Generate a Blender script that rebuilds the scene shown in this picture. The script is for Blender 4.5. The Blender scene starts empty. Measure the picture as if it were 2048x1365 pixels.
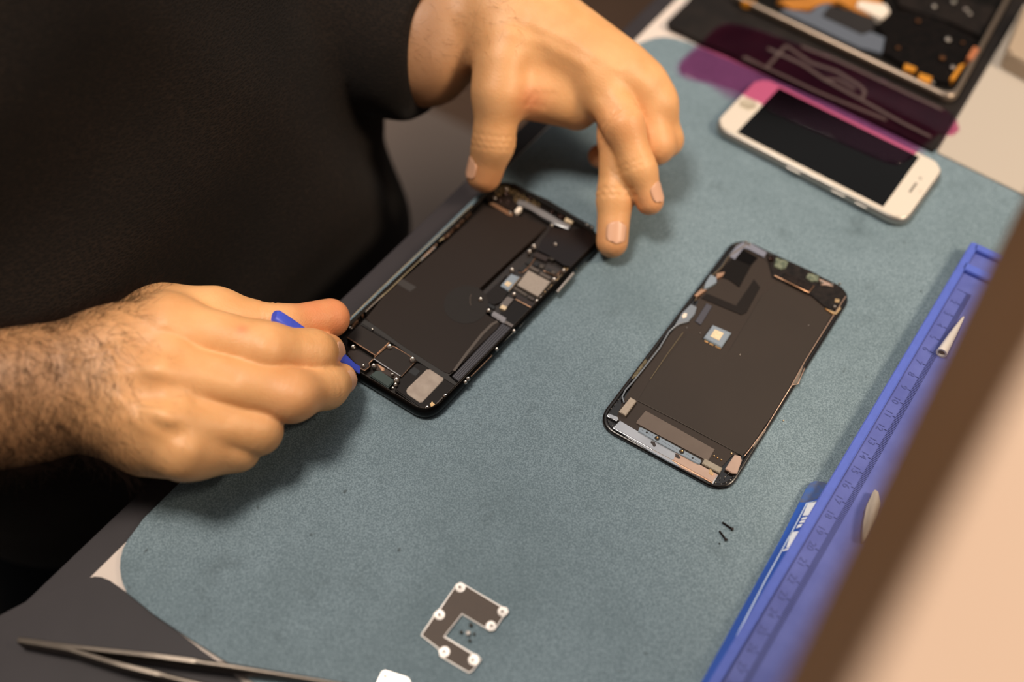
import bpy, bmesh, math, random
import numpy as np
from mathutils import Vector, Matrix
R = math.radians
random.seed(7); rng = np.random.default_rng(5)
scene = bpy.context.scene
COL = scene.collection

# ------------------------------------------------------------------ camera
F = 1991.0; PIT = .621; ROL = .016; H = .446
fw = np.array([0, math.sin(PIT), -math.cos(PIT)])
up0 = np.array([0, math.cos(PIT), math.sin(PIT)]); ri0 = np.array([1., 0, 0])
ri = math.cos(ROL)*ri0+math.sin(ROL)*up0; up = -math.sin(ROL)*ri0+math.cos(ROL)*up0
CAM = np.array([0, 0, H])
cam_d = bpy.data.cameras.new('camera'); cam = bpy.data.objects.new('camera', cam_d); COL.objects.link(cam)
cam.matrix_world = Matrix(((ri[0], up[0], -fw[0], 0), (ri[1], up[1], -fw[1], 0), (ri[2], up[2], -fw[2], H), (0, 0, 0, 1)))
cam_d.sensor_width = 36; cam_d.lens = F*36/2048; cam_d.clip_start = .01; cam_d.clip_end = 50
cam_d.dof.use_dof = True; cam_d.dof.focus_distance = .512; cam_d.dof.aperture_fstop = 2.5
cam_d.dof.aperture_blades = 0
scene.camera = cam

# ------------------------------------------------------------------ light
w = bpy.data.worlds.new('world'); scene.world = w; w.use_nodes = True
w.node_tree.nodes['Background'].inputs[0].default_value = (1, .93, .86, 1)
w.node_tree.nodes['Background'].inputs[1].default_value = .12
def area(name, loc, tgt, size, power, col, sy=None):
    l = bpy.data.lights.new(name, 'AREA'); l.energy = power; l.color = col; l.size = size
    if sy: l.shape = 'RECTANGLE'; l.size_y = sy
    o = bpy.data.objects.new(name, l); COL.objects.link(o); o.location = loc
    o.rotation_euler = (Vector(tgt)-Vector(loc)).to_track_quat('-Z', 'Y').to_euler(); return o
area('ceiling_panel_light', (-.42, .34, 1.6), (-.02, .33, 0), .36, 23, (1, .88, .76))
area('desk_lamp_light', (1.0, .10, 1.0), (-.05, .32, 0), .30, 17, (1, .80, .60))
area('room_light', (.15, 1.2, 1.9), (.05, .5, 0), 2.3, 13, (.98, .93, .90))
scene.view_settings.view_transform = 'Standard'; scene.view_settings.look = 'None'
scene.view_settings.gamma = 1; scene.view_settings.use_curve_mapping = False
scene.view_settings.exposure = 0.0

# ------------------------------------------------------------------ helpers
def at(px, py, z):
    d = fw+ri*(px-1024)/F-up*(py-682.5)/F
    return CAM+d*(z-H)/d[2]
def Z(ox, oy, s):                       # zoomed crop -> photo pixels
    return lambda pts: [(ox+x/s, oy+y/s) for x, y in pts]
def lin(c):
    if isinstance(c, str): c = tuple(int(c[i:i+2], 16)/255 for i in (0, 2, 4))
    return tuple((v/12.92 if v <= .04045 else ((v+.055)/1.055)**2.4) for v in c)+(1,)
MATS = {}
def mat(name, col, rough=.5, metal=0., spec=.5, noise=None, bump=None, sss=0, coat=0, aniso=None):
    """noise=(scale, amount, other colour), bump=(scale,strength,distance)"""
    if name in MATS: return MATS[name]
    m = bpy.data.materials.new(name); m.use_nodes = True; nt = m.node_tree; b = nt.nodes['Principled BSDF']
    b.inputs['Base Color'].default_value = lin(col); b.inputs['Roughness'].default_value = rough
    b.inputs['Metallic'].default_value = metal; b.inputs['Specular IOR Level'].default_value = spec
    b.inputs['Coat Weight'].default_value = coat
    tc = nt.nodes.new('ShaderNodeTexCoord')
    if noise:
        n = nt.nodes.new('ShaderNodeTexNoise'); n.inputs['Scale'].default_value = noise[0]; n.inputs['Detail'].default_value = 4
        nt.links.new(tc.outputs['Object'], n.inputs['Vector'])
        mr = nt.nodes.new('ShaderNodeMapRange'); mr.inputs[1].default_value = .35; mr.inputs[2].default_value = .7
        mr.inputs[4].default_value = noise[1]; nt.links.new(n.outputs['Fac'], mr.inputs[0])
        mx = nt.nodes.new('ShaderNodeMix'); mx.data_type = 'RGBA'
        mx.inputs[6].default_value = lin(col); mx.inputs[7].default_value = lin(noise[2])
        nt.links.new(mr.outputs[0], mx.inputs[0]); nt.links.new(mx.outputs[2], b.inputs['Base Color'])
    if bump:
        n = nt.nodes.new('ShaderNodeTexNoise'); n.inputs['Scale'].default_value = bump[0]; n.inputs['Detail'].default_value = 3
        nt.links.new(tc.outputs['Object'], n.inputs['Vector'])
        bp = nt.nodes.new('ShaderNodeBump'); bp.inputs['Strength'].default_value = bump[1]; bp.inputs['Distance'].default_value = bump[2]
        nt.links.new(n.outputs['Fac'], bp.inputs['Height']); nt.links.new(bp.outputs[0], b.inputs['Normal'])
    MATS[name] = m; return m

def tag(o, label, cat, group=None):
    o['label'] = label; o['category'] = cat
    if group: o['group'] = group
    return o
def thing(name, loc, label, cat, group=None):
    o = bpy.data.objects.new(name, None); COL.objects.link(o); o.location = loc; o.empty_display_size = .01
    return tag(o, label, cat, group)
def link(name, me, m, parent=None, smooth=None, label=None):
    """me has world coordinates; shift them into the parent's space"""
    o = bpy.data.objects.new(name, me); COL.objects.link(o)
    if m and not me.materials: me.materials.append(m)
    if parent is not None:
        org = Vector(parent['_org']) if '_org' in parent else parent.location
        org = Vector((0, 0, 0)); q = parent
        while q is not None: org += q.location; q = q.parent
        me.transform(Matrix.Translation(-org)); o.parent = parent
    if smooth is not None:
        me.polygons.foreach_set('use_smooth', [True]*len(me.polygons))
        if smooth < 3: me.set_sharp_from_angle(angle=smooth)
    if label: o['label'] = label
    return o
def own_origin(o, loc):                 # move a top-level mesh's origin to its base
    o.data.transform(Matrix.Translation(-Vector(loc))); o.location = loc; return o
def bm_mesh(name, bm):
    me = bpy.data.meshes.new(name); bm.normal_update(); bm.to_mesh(me); bm.free(); return me
def add_prism(bm, pts, z0, z1, bev=0, ztop=None, segs=2):
    pts = [(float(p[0]), float(p[1])) for p in pts]
    a = sum(p[0]*q[1]-q[0]*p[1] for p, q in zip(pts, pts[1:]+pts[:1]))
    if a < 0: pts = pts[::-1]
    lo = [bm.verts.new((x, y, z0)) for x, y in pts]; hi = [bm.verts.new((x, y, z1)) for x, y in pts]
    n = len(pts)
    try:
        top = bm.faces.new(hi); bm.faces.new(lo[::-1])
    except ValueError: return
    for i in range(n): bm.faces.new((lo[i], lo[(i+1) % n], hi[(i+1) % n], hi[i]))
    if bev > 0:
        bmesh.ops.bevel(bm, geom=list(top.edges), offset=bev, segments=segs, affect='EDGES', clamp_overlap=True)
    return top
def wpts(pix, z): return [tuple(at(x, y, z)[:2]) for x, y in pix]
def plate(name, parent, m, pix, z0, z1, bev=.00012, label=None):
    bm = bmesh.new(); add_prism(bm, wpts(pix, z1), z0, z1, bev)
    return link(name, bm_mesh(name, bm), m, parent, .6, label)
def rnd(pts, r, n=6):
    """round the corners of a world/pixel polygon"""
    out = []; N = len(pts); P = [np.array(p, float)[:2] for p in pts]
    for i in range(N):
        a, b, c = P[i-1], P[i], P[(i+1) % N]
        u = a-b; v = c-b; lu, lv = np.linalg.norm(u), np.linalg.norm(v); u /= lu; v /= lv
        rr = r[i] if isinstance(r, (list, tuple)) else r
        ang = math.acos(max(-1, min(1, float(u@v)))); t = min(rr/max(math.tan(ang/2), .05), lu*.48, lv*.48)
        s, e = b+u*t, b+v*t
        for k in range(n+1):
            f = k/n; out.append(tuple((1-f)**2*s+2*f*(1-f)*(b*.82+(s+e)*.09)+f*f*e))
    return out
def tube(bm, pts, rad, seg=8, cap=True):
    pts = [Vector(p) for p in pts]; rings = []
    rr = rad if isinstance(rad, (list, tuple)) else [rad]*len(pts)
    nrm = None
    for i, p in enumerate(pts):
        t = (pts[min(i+1, len(pts)-1)]-pts[max(i-1, 0)]).normalized()
        if nrm is None: nrm = t.orthogonal().normalized()
        nrm = (nrm-t*nrm.dot(t)).normalized(); bi = t.cross(nrm)
        rings.append([bm.verts.new(p+(nrm*math.cos(2*math.pi*k/seg)+bi*math.sin(2*math.pi*k/seg))*rr[i]) for k in range(seg)])
    for a, b in zip(rings, rings[1:]):
        for k in range(seg): bm.faces.new((a[k], a[(k+1) % seg], b[(k+1) % seg], b[k]))
    if cap: bm.faces.new(rings[0][::-1]); bm.faces.new(rings[-1])
def wire(name, parent, m, pix, z, r, seg=6, label=None):
    bm = bmesh.new(); pts = [at(p[0], p[1], p[2] if len(p) > 2 else z) for p in pix]
    tube(bm, pts, r, seg); return link(name, bm_mesh(name, bm), m, parent, 1.2, label)
def strip(name, parent, m, pix, wid, z0, z1, label=None, bev=.0001):
    """flat band of world width wid following a pixel path"""
    c = [np.array(at(x, y, z1)[:2]) for x, y in pix]; L = []; Rr = []
    for i in range(len(c)):
        t = c[min(i+1, len(c)-1)]-c[max(i-1, 0)]; t /= np.linalg.norm(t); n = np.array([-t[1], t[0]])*wid/2
        L.append(tuple(c[i]+n)); Rr.append(tuple(c[i]-n))
    bm = bmesh.new(); add_prism(bm, L+Rr[::-1], z0, z1, bev, segs=1)
    return link(name, bm_mesh(name, bm), m, parent, .6, label)
def lathe_mesh(name, prof, seg=20):
    bm = bmesh.new(); rings = []
    for r, z in prof:
        rings.append([bm.verts.new((r*math.cos(2*math.pi*k/seg), r*math.sin(2*math.pi*k/seg), z)) for k in range(seg)] if r > 1e-7 else [bm.verts.new((0, 0, z))])
    for a, b in zip(rings, rings[1:]):
        for k in range(seg):
            if len(a) == 1 and len(b) == 1: continue
            if len(a) == 1: bm.faces.new((a[0], b[k], b[(k+1) % seg]))
            elif len(b) == 1: bm.faces.new((a[k], b[0], a[(k+1) % seg]))
            else: bm.faces.new((a[k], b[k], b[(k+1) % seg], a[(k+1) % seg]))
    bmesh.ops.recalc_face_normals(bm, faces=bm.faces)
    return bm_mesh(name, bm)
def screw_mesh(name, r, h, m):
    me = lathe_mesh(name, [(0, h*.35), (r*.28, h*.35), (r*.34, h*.95), (r*.62, h*1.05), (r*.86, h*.85), (r, h*.5), (r, 0)], 16)
    me.materials.append(m); me.polygons.foreach_set('use_smooth', [True]*len(me.polygons)); me.set_sharp_from_angle(angle=.9); return me
def place(name, me, parent, px, py, z, label=None, scale=1):
    o = bpy.data.objects.new(name, me); COL.objects.link(o); P = Vector(at(px, py, z))
    if parent is not None:
        o.parent = parent; P -= parent.location
    o.location = P; o.scale = (scale,)*3
    if label: o['label'] = label
    return o
def ring_wall(name, parent, m, poly_out, poly_in, z0, z1, label=None, prof=None):
    """closed band between two outlines of equal length; prof=[(t, z)] runs outer->inner with t in 0..1"""
    prof = prof or [(0, z0), (0, z1), (1, z1), (1, z0)]
    bm = bmesh.new(); rings = []
    for t, z in prof:
        rings.append([bm.verts.new((a[0]+(b[0]-a[0])*t, a[1]+(b[1]-a[1])*t, z)) for a, b in zip(poly_out, poly_in)])
    n = len(poly_out)
    for a, b in zip(rings, rings[1:]+rings[:1]):
        for k in range(n): bm.faces.new((a[k], a[(k+1) % n], b[(k+1) % n], b[k]))
    bmesh.ops.recalc_face_normals(bm, faces=bm.faces)
    return link(name, bm_mesh(name, bm), m, parent, .9, label)
def quad_frame(c4):
    """world corners TL TR BR BL -> map of (u,v) in 0..1 (bilinear), u left->right, v bottom->top"""
    TL, TR, BR, BL = [np.array(c, float)[:2] for c in c4]
    return lambda u, v: tuple(BL*(1-u)*(1-v)+BR*u*(1-v)+TR*u*v+TL*(1-u)*v)
def inset_quad(c4, d):
    P = [np.array(c, float)[:2] for c in c4]; cen = sum(P)/4; out = []
    for i in range(4):
        a, b, c = P[i-1], P[i], P[(i+1) % 4]
        u = (a-b)/np.linalg.norm(a-b); v = (c-b)/np.linalg.norm(c-b)
        s = abs(u[0]*v[1]-u[1]*v[0]); out.append(b+(u+v)*d/s)
    return out

A = Z(660, 340, 2.624); Z3 = Z(660, 620, 5.687); Z4 = Z(920, 340, 5.687); Z7 = Z(900, 480, 5.687); Z8 = Z(680, 380, 4.875)
D0 = Z(1180, 460, 2.528); D1 = Z(1180, 740, 5.25); D2 = Z(1400, 460, 5.25)
ZF = Z(1460, 0, 3.483); ZU = Z(1280, 0, 2.6667); ZR = Z(1780, 470, 4.403); ZT = Z(1380, 920, 3.068); ZB = Z(1640, 920, 3.069)
ZS = Z(700, 1100, 4.096); ZL = Z(0, 980, 2.926); ZW = Z(0, 1240, 2.926); ZK = Z(1260, 0, 6.827)

# ------------------------------------------------------------------ materials
def mat_rubber():
    m = bpy.data.materials.new('mat_rubber'); m.use_nodes = True; nt = m.node_tree; b = nt.nodes['Principled BSDF']; N = nt.nodes.new; L = nt.links.new
    tc = N('ShaderNodeTexCoord')
    def noise(s, det=3, rough=.5):
        n = N('ShaderNodeTexNoise'); n.inputs['Scale'].default_value = s; n.inputs['Detail'].default_value = det
        n.inputs['Roughness'].default_value = rough; L(tc.outputs['Object'], n.inputs['Vector']); return n
    def mr(src, a, c, lo=0., hi=1.):
        q = N('ShaderNodeMapRange'); q.inputs[1].default_value = a; q.inputs[2].default_value = c; q.inputs[3].default_value = lo; q.inputs[4].default_value = hi
        L(src, q.inputs[0]); return q.outputs[0]
    def mix(f, a, c):
        q = N('ShaderNodeMix'); q.data_type = 'RGBA'; L(f, q.inputs[0])
        for i, v in ((6, a), (7, c)):
            if hasattr(v, 'links'): L(v, q.inputs[i])
            else: q.inputs[i].default_value = lin(v)
        return q.outputs[2]
    g = noise(1350, 2); s = noise(9, 4, .6); d = noise(30, 5, .7); sp = noise(140, 2)
    c = mix(mr(g.outputs['Fac'], .38, .68), '5a6c75', '7f929b')
    c = mix(mr(s.outputs['Fac'], .45, .70, 0, .42), c, '47595f')
    c = mix(mr(d.outputs['Fac'], .58, .74, 0, .42), c, '364449')
    c = mix(mr(sp.outputs['Fac'], .73, .78, 0, .7), c, '2b3436')
    L(c, b.inputs['Base Color']); b.inputs['Roughness'].default_value = .62; b.inputs['Specular IOR Level'].default_value = .35
    bp = N('ShaderNodeBump'); bp.inputs['Strength'].default_value = .55; bp.inputs['Distance'].default_value = .0005
    L(g.outputs['Fac'], bp.inputs['Height']); L(bp.outputs[0], b.inputs['Normal']); return m
def mat_cloth(name, c1, c2, scale):
    m = bpy.data.materials.new(name); m.use_nodes = True; nt = m.node_tree; b = nt.nodes['Principled BSDF']; N = nt.nodes.new; L = nt.links.new
    tc = N('ShaderNodeTexCoord'); mp = N('ShaderNodeMapping'); mp.inputs['Scale'].default_value = (.7, .7, 1.5); L(tc.outputs['Object'], mp.inputs['Vector'])
    v = N('ShaderNodeTexVoronoi'); v.inputs['Scale'].default_value = scale*2.6; L(mp.outputs[0], v.inputs['Vector'])
    n1 = N('ShaderNodeTexNoise'); n1.inputs['Scale'].default_value = 14; L(tc.outputs['Object'], n1.inputs['Vector'])
    mu = N('ShaderNodeMath'); mu.operation = 'MULTIPLY'; L(v.outputs['Distance'], mu.inputs[0]); L(n1.outputs['Fac'], mu.inputs[1])
    mx = N('ShaderNodeMix'); mx.data_type = 'RGBA'; mx.inputs[6].default_value = lin(c1); mx.inputs[7].default_value = lin(c2)
    L(mu.outputs[0], mx.inputs[0]); L(mx.outputs[2], b.inputs['Base Color'])
    bp = N('ShaderNodeBump'); bp.inputs['Strength'].default_value = .5; bp.inputs['Distance'].default_value = .0004
    L(v.outputs['Distance'], bp.inputs['Height']); L(bp.outputs[0], b.inputs['Normal'])
    b.inputs['Roughness'].default_value = .95; b.inputs['Specular IOR Level'].default_value = .15
    b.inputs['Sheen Weight'].default_value = .05; MATS[name] = m; return m
def mat_skin():
    m = bpy.data.materials.new('skin'); m.use_nodes = True; nt = m.node_tree; b = nt.nodes['Principled BSDF']; N = nt.nodes.new; L = nt.links.new
    tc = N('ShaderNodeTexCoord'); at_ = N('ShaderNodeAttribute'); at_.attribute_name = 'tint'
    n = N('ShaderNodeTexNoise'); n.inputs['Scale'].default_value = 55; n.inputs['Detail'].default_value = 5; L(tc.outputs['Object'], n.inputs['Vector'])
    sep = N('ShaderNodeSeparateColor'); L(at_.outputs['Color'], sep.inputs[0])
    def mix(f, a, c):
        q = N('ShaderNodeMix'); q.data_type = 'RGBA'
        if hasattr(f, 'links'): L(f, q.inputs[0])
        else: q.inputs[0].default_value = f
        for i, v in ((6, a), (7, c)):
            if hasattr(v, 'links'): L(v, q.inputs[i])
            else: q.inputs[i].default_value = lin(v)
        return q.outputs[2]
    mr = N('ShaderNodeMapRange'); mr.inputs[1].default_value = .3; mr.inputs[2].default_value = .7; L(n.outputs['Fac'], mr.inputs[0])
    c = mix(mr.outputs[0], 'cf9863', 'dba672')
    c = mix(sep.outputs[0], c, 'cc6f4c')        # red knuckles and fingertips
    c = mix(sep.outputs[1], c, '966e4e')        # cooler, browner forearm skin, plus shade painted onto the right forearm
    L(c, b.inputs['Base Color']); b.inputs['Roughness'].default_value = .48; b.inputs['Specular IOR Level'].default_value = .4
    b.inputs['Subsurface Weight'].default_value = .25; b.inputs['Subsurface Radius'].default_value = (1, .35, .2); b.inputs['Subsurface Scale'].default_value = .0022
    v = N('ShaderNodeTexVoronoi'); v.inputs['Scale'].default_value = 900; L(tc.outputs['Object'], v.inputs['Vector'])
    n2 = N('ShaderNodeTexNoise'); n2.inputs['Scale'].default_value = 260; n2.inputs['Detail'].default_value = 4; L(tc.outputs['Object'], n2.inputs['Vector'])
    ad = N('ShaderNodeMath'); L(v.outputs['Distance'], ad.inputs[0]); L(n2.outputs['Fac'], ad.inputs[1])
    bp = N('ShaderNodeBump'); bp.inputs['Strength'].default_value = .28; bp.inputs['Distance'].default_value = .00035
    L(ad.outputs[0], bp.inputs['Height']); L(bp.outputs[0], b.inputs['Normal']); return m
def mat_clear(name, col, rough=.05, refl=.06):
    m = bpy.data.materials.new(name); m.use_nodes = True; nt = m.node_tree; nt.nodes.clear(); N = nt.nodes.new; L = nt.links.new
    t = N('ShaderNodeBsdfTransparent'); t.inputs[0].default_value = lin(col); g = N('ShaderNodeBsdfGlossy'); g.inputs['Roughness'].default_value = rough
    mx = N('ShaderNodeMixShader'); mx.inputs[0].default_value = refl; o = N('ShaderNodeOutputMaterial')
    L(t.outputs[0], mx.inputs[1]); L(g.outputs[0], mx.inputs[2]); L(mx.outputs[0], o.inputs[0]); return m
RUB = mat_rubber()
DESK = mat('desk_laminate', '2f2b2e', .55, spec=.25, noise=(40, .5, '292528'), bump=(900, .15, .0002))
PAD = mat('pad_leatherette', '312c31', .65, spec=.2, noise=(60, .5, '2a262a'), bump=(700, .2, .0003))
WHITE = mat('white_card', 'd2c4ba', .75); PAPER = mat('white_paper', 'aca296', .85, spec=.2)
BLK = mat('black_plastic', '0c0b0b', .35); BLKM = mat('black_matte', '15110f', .6, noise=(200, .3, '1d1814'))
FRAME = mat('dark_polished_metal', '1c1a19', .22, .9)
FOIL = mat('battery_wrap', '1e140e', .5, spec=.25, noise=(25, .4, '19110b'), bump=(500, .08, .0002))
GRAPH = mat('graphite_film', '2d231c', .55, spec=.35, noise=(30, .4, '271e17'), bump=(900, .08, .0001))
STEEL = mat('steel', 'b9b2aa', .28, 1.); STEELD = mat('dark_steel', '5e5750', .3, .9); GOLD = mat('gold_contact', 'd9b483', .3, 1.)
COPPER = mat('copper_edge', 'c49a7c', .3, .9); BOARD = mat('circuit_board', '120d0b', .4, noise=(500, .5, '2a1d14'))
CHIP = mat('chip_lid', '9b9086', .55, .3, noise=(900, .5, '857a70')); CREAM = mat('cream_label', 'd8c3a2', .6, noise=(900, .5, 'b8a284'))
BLUEG = mat('blue_grey_part', '87929c', .35, .4); SILV = mat('brushed_silver', 'b4b6ba', .32, .85, noise=(60, .5, '8e9196'), bump=(600, .1, .0001))
ROSE = mat('rose_metal', 'c6a794', .35, .7, noise=(80, .5, 'a98d7c')); BROWNL = mat('brown_label', '5f5249', .55, noise=(120, .5, '55483f'))
TAUPE = mat('taupe_label', '8f8176', .5, .3, noise=(180, .6, 'aa9d90')); GREENISH = mat('green_foam', '2c3a38', .7)
SMOKE = mat('smoked_shield', '1d1717', .16, .6); AMBER = mat('amber_flex', 'b8762a', .4, noise=(90, .5, '8f5a20')); IVORY = mat('ivory_plastic', 'd9cdbf', .5)

# ------------------------------------------------------------------ setting: floor
bm = bmesh.new(); add_prism(bm, [(-2.5, -1.5), (2.5, -1.5), (2.5, 3), (-2.5, 3)], -.78, -.75)
fl = link('floor', bm_mesh('floor', bm), mat('floor_wood', '5b4638', .5, noise=(6, .6, '4a382d'), bump=(30, .2, .002))); fl['kind'] = 'structure'
fl['label'] = 'dim brown floor seen past the desk edge'

bm = bmesh.new(); add_prism(bm, [(-2.5, 2.95), (2.5, 2.95), (2.5, 3), (-2.5, 3)], -.75, 2.3)
wl = link('wall_back', bm_mesh('wall_back', bm), mat('wall_paint', '8f8378', .8, noise=(3, .3, '85796f'))); wl['kind'] = 'structure'
E2 = np.array([.573, .8195]); N2 = np.array([-.8195, .573])      # along the desk's left edge / outward from it
O2 = np.array(at(656, 621.5, -.004)[:2])
def en(e, n, z=0): p = O2+E2*e+N2*n; return (p[0], p[1], z)

# desk ---------------------------------------------------------------
desk = thing('desk', (.35, .3, -.75), 'dark charcoal desk whose straight edge runs diagonally past the dark shirt', 'desk')
dp = [en(-.55, 0)[:2], en(.62, 0)[:2], en(.62, -.9)[:2], en(-.55, -.9)[:2]]
bm = bmesh.new(); add_prism(bm, dp, -.029, -.004, .0015); link('desktop', bm_mesh('desktop', bm), DESK, desk, .6)
for e_, n_ in ((-.5, -.06), (.57, -.06), (-.5, -.84), (.57, -.84)):
    bm = bmesh.new(); c = en(e_, n_); add_prism(bm, [(c[0]-.025, c[1]-.025), (c[0]+.025, c[1]-.025), (c[0]+.025, c[1]+.025), (c[0]-.025, c[1]+.025)], -.75, -.029)
    link('leg', bm_mesh('leg', bm), BLK, desk, .6)

# white board under the mat ------------------------------------------
a = np.array(at(180, 1157, -.0035)[:2]); b_ = np.array(at(1400, -47, -.0035)[:2]); t = (b_-a)/np.linalg.norm(b_-a); n = np.array([t[1], -t[0]])
bm = bmesh.new(); add_prism(bm, [tuple(a-t*.004), tuple(b_+t*.05), tuple(b_+t*.05+n*.62), tuple(a-t*.004+n*.62)], -.004, -.0032)
o = link('backing_sheet', bm_mesh('backing_sheet', bm), WHITE); own_origin(o, (a[0], a[1], -.004))
tag(o, 'pinkish white sheet under the blue grey mat, showing at its rounded corners', 'sheet')
# dark pad, bottom-left ------------------------------------------------
pe = ZL([(525, 515), (552, 507), (590, 510), (640, 530), (740, 600), (900, 722), (1050, 838), (1180, 940), (1280, 1010), (1365, 1080), (1430, 1135)])
pw = wpts(pe, -.002); last = np.array(pw[-1]); d = last-np.array(pw[-3]); d /= np.linalg.norm(d)
pw += [tuple(last+d*.12), tuple(np.array(pw[0])+d*.30+np.array([-.11, -.13])), tuple(at(-60, 1262, -.002)[:2]), tuple(at(60, 1200, -.002)[:2])]
bm = bmesh.new(); add_prism(bm, wpts(ZL([(525, 515), (250, 700), (60, 870)]), -.002)[::-1][:0]+pw, -.0032, -.002, .0003)
o = link('desk_pad', bm_mesh('desk_pad', bm), DESK); own_origin(o, (pw[0][0], pw[0][1], -.0032))
tag(o, 'dark grey pad with a rounded corner lying under the tweezers', 'desk pad')
# repair mat ------------------------------------------------------------
mp = [(345, 980), (287, 1038)]+ZL([(740, 300), (716, 350), (705, 400), (702, 460), (710, 520), (722, 560), (740, 600), (900, 730), (1100, 865), (1330, 1010), (1480, 1126)])
mw = wpts(mp, 0); last = np.array(mw[-1]); d = last-np.array(mw[-3]); d /= np.linalg.norm(d); far = last+d*.42
tp = wpts([(1375, 84), (1351, 76), (1330, 72.5), (1308, 74.7), (1290.8, 82), (1266, 90)], 0)
d2 = np.array([.8195, -.573]); fr = np.array(tp[0])+d2*.46
mw += [tuple(far), tuple(fr)]+tp
bm = bmesh.new(); add_prism(bm, mw, -.002, 0, .0004)
o = link('repair_mat', bm_mesh('repair_mat', bm), RUB); own_origin(o, (mw[3][0], mw[3][1], -.002))
tag(o, 'worn blue grey rubber work mat with rounded corners and dark smudges', 'mat')
MATOBJ = o

# ------------------------------------------------------------------ opened phone body
TR_, BR_, BL_, TL_ = (1212, 470.5), (856.9, 836.4), (634, 700.1), (1003.7, 351.2)
zt = .0078
cor = [at(*TL_, zt), at(*TR_, zt), at(*BR_, zt), at(*BL_, zt)]
ph = thing('opened_phone', tuple(sum(np.array(c) for c in cor)/4*np.array([1, 1, 0])), 'opened black phone without its display, battery and circuit board exposed, between both hands', 'phone')
def rq(d, r, n=8): return rnd(inset_quad(cor, d), r, n)
ring_wall('frame', ph, FRAME, rq(0, .0105), rq(.0022, .0088), 0, zt, prof=[(.9, 0), (.35, .0004), (0, .002), (-.12, .0039), (0, .0060), (.35, .0074), (.7, .0078), (.98, .0074), (1, .0010)])
bm = bmesh.new(); add_prism(bm, rq(.0021, .0088), .0004, .0020); link('back_shell', bm_mesh('back_shell', bm), mat('shell_inside', '1a1411', .4, .3, noise=(200, .5, '2c221c')), ph, .6)
bm = bmesh.new(); ro = rq(.0019, .009); r2 = rq(.0025, .0086)
ring_wall('rim_lip', ph, mat('rim_bead', '4a423c', .25, .8), ro, r2, .0066, .0071)
def B(name, m, pts, z1, z0=.0020, bev=.00015, label=None, par=None): return plate(name, par or ph, m, pts, z0, z1, bev, label)
# battery (L shape) with raised wrap
bat = A([(818, 188), (900, 214), (985, 240), (1130, 290), (1138, 300), (940, 478), (742, 655), (735, 672), (735, 700), (745, 716), (900, 803), (880, 830), (640, 1065), (625, 1075), (600, 1062), (400, 935), (200, 800), (192, 790), (186, 775), (280, 665)])
bt = B('battery', FOIL, bat, .0058, bev=.0007, label='large matte black L-shaped battery')
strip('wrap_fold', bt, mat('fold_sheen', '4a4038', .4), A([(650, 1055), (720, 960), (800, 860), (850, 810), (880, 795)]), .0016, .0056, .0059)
plate('pull_tab', bt, mat('tab', '2c2622', .35), A([(372, 568), (455, 615), (420, 640), (342, 592)]), .0056, .0060)
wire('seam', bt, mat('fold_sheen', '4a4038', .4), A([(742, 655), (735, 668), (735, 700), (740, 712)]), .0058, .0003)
# round adhesive patch
c0 = A([(715, 705)])[0]; P0 = at(*c0, .0060)
bm = bmesh.new(); add_prism(bm, [(P0[0]+.0125*math.cos(k*math.pi/16), P0[1]+.0135*math.sin(k*math.pi/16)) for k in range(32)], .0056, .00592, .0001)
link('round_sticker', bm_mesh('round_sticker', bm), mat('sticker', '17110d', .5, spec=.3), bt, .6)
# ribbed flex beside battery
fx = B('ribbon_cable', mat('ribbon', '3c3a3e', .3, .7), A([(902, 806), (972, 842), (690, 1122), (640, 1084)]), .0052, label='dark silver ribbon with fine ribs')
for k in range(6):
    f = .12+k*.15; p = [(902+70*f, 806+36*f), (640+50*f, 1084+38*f)]
    strip('rib', fx, mat('rib_light', '6d6a6c', .3, .8), A([p[0], p[1]]), .0003, .0050, .0054, bev=0)
wire('trim_wire', ph, STEEL, A([(968, 846), (830, 985), (688, 1120)]), .0060, .00022, 6)
# logic board base
lb = B('circuit_board', BOARD, A([(1150, 292), (1240, 330), (1372, 372), (1352, 428), (1275, 512), (1215, 590), (1100, 700), (975, 828), (905, 790), (760, 712), (750, 690), (940, 505), (1060, 400)]), .0040, label='brown black circuit board')
def LB(name, m, z, pts, z1, z0=.0038, bev=.00012, label=None): return plate(name, lb, m, z(pts), z0, z1, bev, label)
LB('camera_shield', SMOKE, A, [(1165, 300), (1245, 318), (1385, 300), (1384, 372), (1340, 430), (1275, 512), (1225, 500), (1150, 450), (1085, 420), (1110, 370)], .0064, label='glossy dark camera cover plate')
LB('processor', CHIP, Z7, [(893, 348), (1140, 478), (1000, 645), (763, 512)], .0058, label='square light grey processor')
LB('processor_base', mat('chip_base', '352b22', .4), Z7, [(888, 330), (1165, 478), (1005, 672), (740, 522)], .0046)
sc = LB('connector_block', BLUEG, Z7, [(697, 385), (795, 425), (665, 580), (572, 520)], .0062, bev=.0003, label='small blue grey connector with a cream square')
plate('cream_square', sc, CREAM, Z7([(650, 465), (705, 492), (665, 535), (615, 505)]), .0060, .0064)
wire('gold_edge', sc, GOLD, Z7([(800, 430), (668, 585)]), .0062, .0002)
LB('dark_shield', mat('dark_shield', '110b09', .45, spec=.25), Z7, [(645, 400), (560, 520), (660, 590), (600, 700), (500, 740), (380, 690), (380, 640)], .0052)
for pts in ([(925, 200), (965, 215), (900, 285), (855, 262)], [(845, 275), (885, 300), (825, 368), (775, 340)]):
    LB('pit_connector', mat('pit', '070505', .5), Z7, pts, .0050)
for pts in ([(975, 212), (870, 285), (975, 212)],): pass
wire('brass_outline', lb, COPPER, Z7([(970, 205), (905, 300), (820, 378), (780, 372)]), .0050, .00016)
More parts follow.
